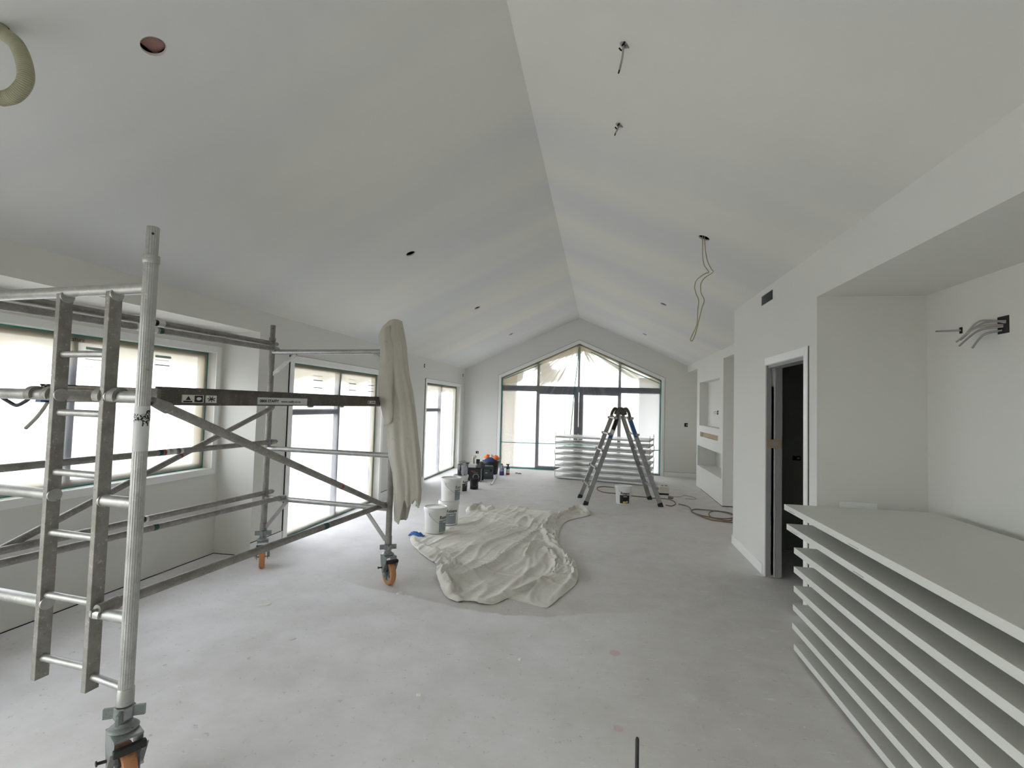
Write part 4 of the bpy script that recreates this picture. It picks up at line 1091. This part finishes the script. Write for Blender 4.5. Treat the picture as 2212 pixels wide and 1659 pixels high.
MB().tube(hx, .005, 6, closed=True).build('speaker_ring', M['sticker'], rad)
MB().cyl((-2.415, RY0+.012, .095), (-2.415, RY0+.008, .095), .045, 24).build('speaker_cone', M['ink'], rad)
box('brand_strip', plain('rust_red_print', (.35, .08, .04), .5), rad, -2.52, -2.43, RY0+.010, RY0+.0125, .20, .212)
box('model_strip', M['ink_grey'], rad, -2.48, -2.37, RY0+.010, RY0+.0125, .175, .182)
for x in (RX1-.008,): MB().tube(catmull([V(x+.004, RY0, .26), V(x+.008, RY0, .2), V(x+.008, RY0, .06), V(x-.01, RY0, .015)]), .004, 6).build('trim_bar', M['sticker'], rad, smooth=60)
tag(MB().box(-2.585, -2.425, 9.555, 9.70, .272, .335).build('white_box', M['sticker'], None, bevel=.006), 'pale grey carton lying on top of the black radio', 'box')
def mound(name, label, cat, c, rx, ry, h, m_, seed, z0):
    vs = []; n, k = 22, 8
    for j in range(k+1):
        q = j/k
        for i in range(n):
            a = 2*PI*i/n; r = (1-q**1.6)**.5 if q < 1 else 0
            w = 1+.18*noise.noise(Vector((math.cos(a)*1.6, math.sin(a)*1.6, seed+q*2)))
            vs.append((c[0]+rx*r*w*math.cos(a), c[1]+ry*r*w*math.sin(a), z0 + h*q*(1+.15*noise.noise(Vector((math.cos(a), math.sin(a)*2, seed))))))
    fs = [(j*n+i, j*n+(i+1) % n, (j+1)*n+(i+1) % n, (j+1)*n+i) for j in range(k) for i in range(n)] + [tuple(range(n-1, -1, -1))]
    return tag(MB().add(vs, fs).build(name, m_, None, smooth=70), label, cat)
mound('work_cap', 'dark grey cloth cap heaped beside the carton on the radio', 'cap', (-2.335, 9.64), .075, .09, .12, cloth_mat('charcoal_cloth', (.12, .115, .12), (.08, .08, .085), (.2, .2, .2)), 2.2, .272)
tb = wthing('toolbox', 'grey-green plastic toolbox with sloping lid beside the black radio', 'toolbox', (-2.29, 10.02, 0))
TG = plain('grey_green_plastic', (.09, .115, .12), .5); TG2 = plain('dark_green_plastic', (.04, .075, .065), .5)
TM = Matrix.Translation((-2.33, 10.03, 0)) @ Matrix.Rotation(.35, 4, 'Z')
MB().box(-.15, .15, -.12, .12, .0, .20).xform(TM).build('box_body', TG, tb, bevel=.01)
MB().prism([(-.125, .20), (.125, .20), (.09, .26), (-.09, .26)], 0, -.155, .155).xform(TM).build('lid', TG2, tb, bevel=.006)
MB().tube([(-.07, 0, .26), (-.07, 0, .295), (.07, 0, .295), (.07, 0, .26)], .01, 8).xform(TM).build('carry_handle', TG2, tb, smooth=50)
for x in (-.09, .09): MB().box(x-.02, x+.02, -.128, -.12, .155, .205).xform(TM).build('latch', M['black'], tb, bevel=.002)
MB().box(-.02, .02, -.124, -.12, .12, .14).xform(TM).build('badge', M['sticker'], tb)
cr = wthing('tool_tub', 'black tub heaped with blue and orange rags beside the gable window', 'tub', (-2.37, 10.68, 0))
MB().lathe([(0, .004), (.15, .004), (.19, .28), (.20, .28), (.20, .295), (.185, .295), (.145, .015), (0, .015)], (-2.37, 10.70, 0), 28).build('tub_body', M['black'], cr, smooth=40)
mound('blue_cloth', 'blue folded cloth heaped in the black tub', 'cloth', (-2.38, 10.66), .15, .13, .08, plain('blue_cloth', (.02, .05, .16), .8, var=.4, scale=25), 3.1, .29)
mound('orange_vest', 'orange safety vest bundled on the blue cloth', 'vest', (-2.47, 10.77), .09, .07, .085, plain('hi_vis_orange', (.85, .20, .04), .7, var=.2, scale=25), 4.4, .34)
mound('orange_vest', 'orange safety vest bundled beside the white rag on the tub', 'vest', (-2.26, 10.70), .09, .08, .10, bpy.data.materials['hi_vis_orange'], 5.9, .32)
mound('white_rag', 'white rag between the two orange vests', 'rag', (-2.37, 10.74), .05, .05, .06, M['sheet'], 6.2, .37)
tag(MB().box(-2.475, -2.40, 9.765, 9.785, .0, .42).xform(Matrix.Translation((-.0, 0, 0))).build('sanding_block', M['black'], None, bevel=.004), 'tall black sanding board propped behind the radio', 'sanding board')
tag(MB().tube(catmull([V(-2.545, 9.86, .0), V(-2.55, 9.86, .2), V(-2.555, 9.85, .40), V(-2.54, 9.84, .46), V(-2.50, 9.84, .45)]), .028, 10).build('roller_sleeve', plain('cream_fleece', (.62, .56, .44), .95), None, smooth=60), 'cream fleece roller sleeve standing behind the radio', 'roller')
tag(MB().box(-2.66, -2.60, 9.60, 9.72, 0, .36).build('filler_tray', plain('slate_plastic', (.06, .085, .10), .5), None, bevel=.006), 'slate plastic tray leaning beside the black radio', 'tray')
def bottle(label, c, prof, parts):
    e = wthing('bottle', label, 'bottle', (c[0], c[1], 0), 'bottles by the tub')
    for nm, pr, m_ in parts: MB().lathe(pr, (c[0], c[1], 0), 18, True, True).build(nm, m_, e, smooth=45)
    return e
PUR, RED, LAV = plain('purple_liquid', (.05, .02, .20), .3), plain('red_liquid', (.45, .02, .03), .3), plain('lavender_plastic', (.34, .34, .50), .35)
bottle('lavender cleaning bottle with purple base and red cap', (-2.10, 10.60), None, [('base', [(.052, 0), (.052, .09)], PUR), ('body', [(.052, .09), (.050, .17), (.035, .21), (.02, .225)], LAV), ('cap', [(.02, .225), (.02, .25), (.014, .255)], RED), ('label', [(.0528, .095), (.0515, .16)], M['label_grey'])])
bt = bottle('clear spray bottle with red liquid and black trigger head', (-1.985, 10.72), None, [('liquid', [(.040, 0), (.040, .04)], RED), ('body', [(.040, .04), (.040, .13), (.036, .15)], M['sticker_w']), ('dark_band', [(.0405, .13), (.038, .17), (.03, .185)], M['black']), ('neck', [(.016, .185), (.016, .215)], M['black'])])
MB().obox((-1.99, 10.71, .225), (1,0,0), (0,1,0), (0,0,1), .035, .012, .012).build('trigger_head', M['black'], bt, bevel=.003)
tag(MB().cyl(V(-2.03, 9.23, .016), V(-2.185, 10.44, .016), .0155, 14).build('extension_pole', M['alu'], None, smooth=50), 'aluminium extension pole lying on the floor beside the toolbox', 'pole')
tag(MB().tube(catmull([V(-1.86, 10.98, .008), V(-1.82, 11.0, .012), V(-1.79, 10.95, .008), V(-1.75, 10.98, .01), V(-1.72, 10.94, .006)]), .008, 8).build('black_strap', M['black'], None, smooth=50), 'short black strap on the floor near the gable window', 'strap')

# ------------------------------------------------------------------ cords on the floor
def cord(name, label, px, r, m_, z=None, cat='cord', extra=None):
    pts = [at(p, 2, r) for p in px]; pts = [Vector((p.x, p.y, r*1.02 + (0 if z is None else z*(i % 3)))) for i, p in enumerate(pts)]
    return tag(MB().tube(catmull(pts, 6), r, 8).build(name, m_, None, smooth=60), label, cat)
cord('extension_lead', 'dark extension cord coiled on the floor beside the chimney breast', [(1466,1089),(1470,1090),(1488,1096),(1496,1106),(1512,1113),(1536,1119),(1565,1124),(1580,1124),(1586,1114),(1572,1107),(1545,1104),(1532,1109),(1536,1117),(1560,1121),(1583,1120),(1586,1113),(1560,1106),(1530,1103),(1505,1100),(1494,1103),(1498,1109),(1530,1121),(1560,1127),(1588,1131)], .0085, M['cord'], .004)
cord('extension_lead', 'extension cord looped round the bucket under the ladder', [(1327,1053),(1305,1051),(1291,1053),(1292,1059),(1308,1064),(1330,1066),(1364,1071),(1394,1074),(1412,1076),(1428,1077),(1442,1078),(1456,1083),(1459,1089),(1450,1093),(1438,1091)], .0085, M['cord'])
cord('power_lead', 'thin pale lead trailing from the white power box towards the wall', [(1441,1070),(1455,1073),(1470,1073),(1478,1070),(1492,1073),(1503,1076),(1500,1078),(1480,1077)], .0055, M['cable'])
tag(MB().cyl(V(1.195, 8.87, .025), V(1.26, 8.83, .025), .024, 12, .018).build('cord_plug', M['cord'], None, smooth=40), 'brown plug on the cord end between ladder and power box', 'plug')
pbx = wthing('power_box', 'white portable power box with two dark sockets beside the ladder foot', 'power box', (1.16, 9.3, 0))
MB().box(1.08, 1.25, 9.22, 9.40, .03, .15).build('case', plain('cream_plastic', (.62, .60, .50), .45), pbx, bevel=.012)
MB().box(1.085, 1.245, 9.225, 9.395, 0, .032).build('base', M['black'], pbx)
for x in (1.125, 1.19): MB().box(x, x+.04, 9.32, 9.36, .148, .156).build('socket', M['black'], pbx, bevel=.002)
tag(MB().tube([V(.157, 1.9, 0), V(.157, 1.9, .338), V(.1575, 1.9, .345)], [.0072, .0072, .005], 10).build('reinforcing_bar', plain('dark_steel', (.03, .03, .028), .6), None, smooth=60), 'dark steel reinforcing bar standing up out of the concrete floor', 'steel bar')

# ------------------------------------------------------------------ ceiling cut-outs, wires and duct
def cutout(label, x, y, r, batt=False):
    n = slope_n(x); c = Vector((x, y, zc(x))); e = wthing('downlight_cutout', label, 'light hole', (x, y, zc(x)), 'round holes cut in the ceiling for lights')
    R = Vector((0,0,1)).rotation_difference(n).to_matrix().to_4x4(); T = Matrix.Translation(c) @ R
    MB().lathe([(r+.001, -.0008), (r+.001, .010), (r-.0015, .010), (r-.0015, -.0008)], (0,0,0), 32).xform(T).build('cut_edge', M['wall'], e, smooth=40)
    MB().lathe([(r+.02, .0135), (r+.02, .12), (0, .12)], (0,0,0), 32).xform(T).build('roof_space', M['void'], e, smooth=40)
    if batt:
        MB().box(-.045, .030, -.06, .06, .03, .05).xform(T).build('insulation', M['pink_batt'], e, bevel=.008)
    return e
LBL = ['showing pink insulation above the ladder frame of the scaffold', 'above the hanging drop sheet', 'second from the gable window on the window side', 'closest to the gable window on the window side',
       'second from the gable window on the chimney side', 'closest to the gable window on the chimney side', 'with a long looped cable hanging out of it']
for (x, y, r), l in list(zip(HOLES, LBL)): cutout('round ceiling hole ' + l, x, y, r, batt=(y < 2))
Y_ = 4.447
def z8(x, y): return at((1280 + x*.4339, 40 + y*.4339), 1, Y_)
loop = [(548,1085),(548,1170),(555,1225),(578,1262),(560,1270),(520,1300),(508,1335),(515,1370),(528,1402),(524,1450),(520,1520),(497,1575),(487,1598),(493,1606),(500,1598),(515,1560),(530,1500),(545,1440),(556,1402),(540,1365),(540,1320),(560,1290),(600,1262),(590,1245),(570,1200),(560,1130),(557,1085)]
pts = [z8(*q) for q in loop]; pts[0].z = pts[-1].z = 3.09
tag(MB().tube(catmull(pts, 6), .0042, 8).build('light_cable', M['cable_tan'], None, smooth=60), 'long tan cable loop hanging down from a ceiling hole', 'cable')
for (x, y), L, lab in (((.086, 2.485), .14, 'longer'), ((.087, 3.208), .06, 'shorter')):
    z = zc(x); e = wthing('cable_stub', '%s grey cable stub poking from a small ragged ceiling hole' % lab, 'cable', (x, y, z), 'cable stubs near the ridge')
    MB().tube(catmull([V(x, y, z+.03), V(x-.004, y, z-.01), V(x-.008, y-.005, z-L*.5), V(x-.022, y-.01, z-L)]), .0055, 8).build('sheath', M['cable'], e, smooth=60)
    MB().tube([V(x-.022, y-.01, z-L), V(x-.026, y-.011, z-L-.015)], .004, 8).build('bare_core', M['gap'], e, smooth=60)
    for k in range(3):
        a = k*2.1; MB().tube(catmull([V(x, y, z+.01), V(x+.02*math.cos(a), y+.02*math.sin(a), z-.015), V(x+.028*math.cos(a+.6), y+.028*math.sin(a+.6), z-.004)]), .004, 6).build('wire_curl', M['gap'] if k else M['wire'], e, smooth=60)
    n = slope_n(x); T = Matrix.Translation((x, y, z)) @ Vector((0,0,1)).rotation_difference(n).to_matrix().to_4x4()
    MB().lathe([(.026, -.0005), (.026, .001), (0, .001)] if False else [(.024, -.001), (.010, -.001)], (0,0,0), 14).xform(T).build('torn_edge', M['grey_primer'], e)
path = catmull([V(-2.25, 1.40, 3.02), V(-2.25, 1.40, 2.915), V(-2.165, 1.4, 2.842), V(-2.118, 1.4, 2.757), V(-2.112, 1.4, 2.690), V(-2.158, 1.4, 2.645), V(-2.222, 1.4, 2.637)], 40)
e = wthing('flexible_duct', 'olive corrugated flexible duct curling down out of the ceiling', 'duct', (-2.25, 1.4, 2.91))
MB().tube(path, [.0235 + (.0018 if i % 4 < 2 else 0) for i in range(len(path))], 20, caps=False).build('corrugated_hose', M['duct_hose'], e, smooth=30)
d_ = (path[-1]-path[-2]).normalized()
MB().cyl(path[-1]-d_*.012, path[-1]-d_*.008, .0225, 20).build('open_end', M['gap'], e)

# ------------------------------------------------------------------ wall boxes and wires
def wallbox(label, c, n, w, h, name='outlet_cutout'):
    """rectangular cut-out with a dark back box, set 2 mm proud as an unpainted flange"""
    n = Vector(n); side = Vector((0,0,1)).cross(n)
    e = wthing(name, label, 'wall box', tuple(c), 'unfinished electrical cut-outs'); c = Vector(c)
    MB().obox(c + n*.0008, side, n, (0,0,1), w/2, .0012, h/2).build('dark_opening', M['gap'], e)
    MB().obox(c + n*.002 + side*(w*.2), side, n, (0,0,1), w*.16, .0015, h*.2).build('cable_end', M['cable'], e)
    return e
wallbox('dark electrical cut-out on the gable wall between window and chimney breast', (1.952, YE, 1.196), (0,-1,0), .075, .085)
wallbox('dark electrical cut-out low on the gable wall above the tool pile', (-2.966, YE, .356), (0,-1,0), .075, .06)
wallbox('thin black slot cut high on the window wall above the narrow window', (XL, 8.925, 2.257), (1,0,0), .05, .075, 'cable_slot')
wallbox('thin black slot cut high on the window wall beside the room corner', (XL, 11.606, 2.242), (1,0,0), .045, .08, 'cable_slot')
wallbox('dark switch cut-out inside the dark room behind the doorway', (2.20, 6.045, 1.034), (0,-1,0), .085, .05)
wallbox('dark double socket cut-out in the television niche, by the doorway side', (XF+.16, 9.30, 1.51), (-1,0,0), .10, .075)
wallbox('dark socket cut-out in the television niche with a cable hanging out', (XF+.16, 9.52, 1.51), (-1,0,0), .09, .075)
tag(MB().tube(catmull([V(XF+.155, 9.55, 1.52), V(XF+.13, 9.62, 1.525), V(XF+.13, 9.72, 1.51), V(XF+.14, 9.66, 1.49), V(XF+.157, 9.57, 1.49)]), .006, 8).build('cable_tail', M['wire'], None, smooth=60), 'looped cable tail out of a socket hole in the television niche', 'cable')
wallbox('dark electrical cut-out low beside the foot of the chimney breast', (XR, 10.85, .45), (-1,0,0), .09, .075)
e = wthing('vent_sleeve', 'open galvanised vent duct let into the partition above the doorway', 'vent', (XP, 5.01, 2.60))
g = .0015
for (y0, y1, z0, z1) in ((VH[0], VH[0]+g, VH[2], VH[3]), (VH[1]-g, VH[1], VH[2], VH[3]), (VH[0]+g, VH[1]-g, VH[2], VH[2]+g), (VH[0]+g, VH[1]-g, VH[3]-g, VH[3])):
    box('sleeve_side', M['galv'], e, XP+.003, XP+PT+.08, y0, y1, z0, z1)
box('sleeve_back', M['galv'], e, XP+PT+.08, XP+PT+.083, VH[0], VH[1], VH[2], VH[3])
box('cross_stay', M['black'], e, XP+.05, XP+.054, 4.93, 4.94, VH[2]+g, VH[3]-g)
def wires(label, c, ends, r, hole):
    e = wthing('wall_wires', label, 'wires', tuple(c)); c = Vector(c)
    MB().obox(c + Vector((-.0012, 0, 0)), (0,1,0), (1,0,0), (0,0,1), hole[0]/2, .0012, hole[1]/2).build('dark_opening', M['gap'], e)
    for k, (p0, p1, p2) in enumerate(ends):
        MB().tube(catmull([c + Vector(p0), c + Vector(p1), c + Vector(p2)]), r, 8).build('cable', M['cable'] if k % 2 else M['wire'], e, smooth=60)
    return e
wires('bundle of grey cables spraying out of a square hole in the alcove wall', (2.27, 3.24, 2.085), [((0,-.02,.02), (-.06,.07,.02), (-.09,.20,-.06)), ((0,0,.0), (-.07,.09,.0), (-.10,.22,-.07)), ((0,.0,-.01), (-.07,.08,-.02), (-.11,.18,-.10)), ((0,-.02,.01), (-.05,.10,.04), (-.08,.17,-.03)), ((0,.01,-.03), (-.06,.06,-.05), (-.08,.12,-.12))], .006, (.08, .10))
wires('single pale cable end sticking out of the alcove wall', (2.27, 3.575, 2.105), [((0,0,0), (-.05,.06,.005), (-.07,.12,.012))], .0055, (.025, .04))

# ------------------------------------------------------------------ scraps on the floor
M['chip'] = plain('plaster_chip', (.86, .85, .80), .9, var=.15, scale=60)
def chip(label, x, y, L, W, h, rz, seed, name='plaster_chip'):
    rnd = random.Random(seed); n = 9; poly = []
    for i in range(n):
        a = 2*PI*i/n; r = rnd.uniform(.7, 1.0); poly.append((L/2*r*math.cos(a), W/2*r*math.sin(a)))
    mb = MB(); vs = [(q[0], q[1], 0) for q in poly] + [(q[0]*.8, q[1]*.8, h*rnd.uniform(.6, 1.2)) for q in poly]
    mb.add(vs, [tuple(range(n-1, -1, -1)), tuple(range(n, 2*n))] + [(i, (i+1) % n, (i+1) % n+n, i+n) for i in range(n)])
    mb.xform(Matrix.Translation((x, y, 0)) @ Matrix.Rotation(rz, 4, 'Z'))
    tag(mb.build(name, M['chip'], None), label, 'debris', 'scraps of plaster on the concrete floor')
chip('long torn paper scrap on the floor beside the scaffold low brace', -2.453, 3.347, .15, .06, .006, .5, 1, 'paper_scrap')
chip('pale plaster chip alone on the open floor', -.915, 2.532, .035, .022, .012, .2, 2)
chip('plaster chip near the folded front corner of the canvas cloth', -.434, 3.329, .045, .028, .01, 1.1, 3)
chip('plaster crumb a step in front of the canvas cloth', -.455, 3.012, .04, .025, .01, 2.0, 4)
chip('thin plaster sliver on the floor between castor and low brace', -1.925, 2.924, .05, .018, .006, .9, 5)
chip('plaster chip beside the orange castor next to the canvas cloth', -1.57, 3.80, .06, .05, .012, .4, 6)
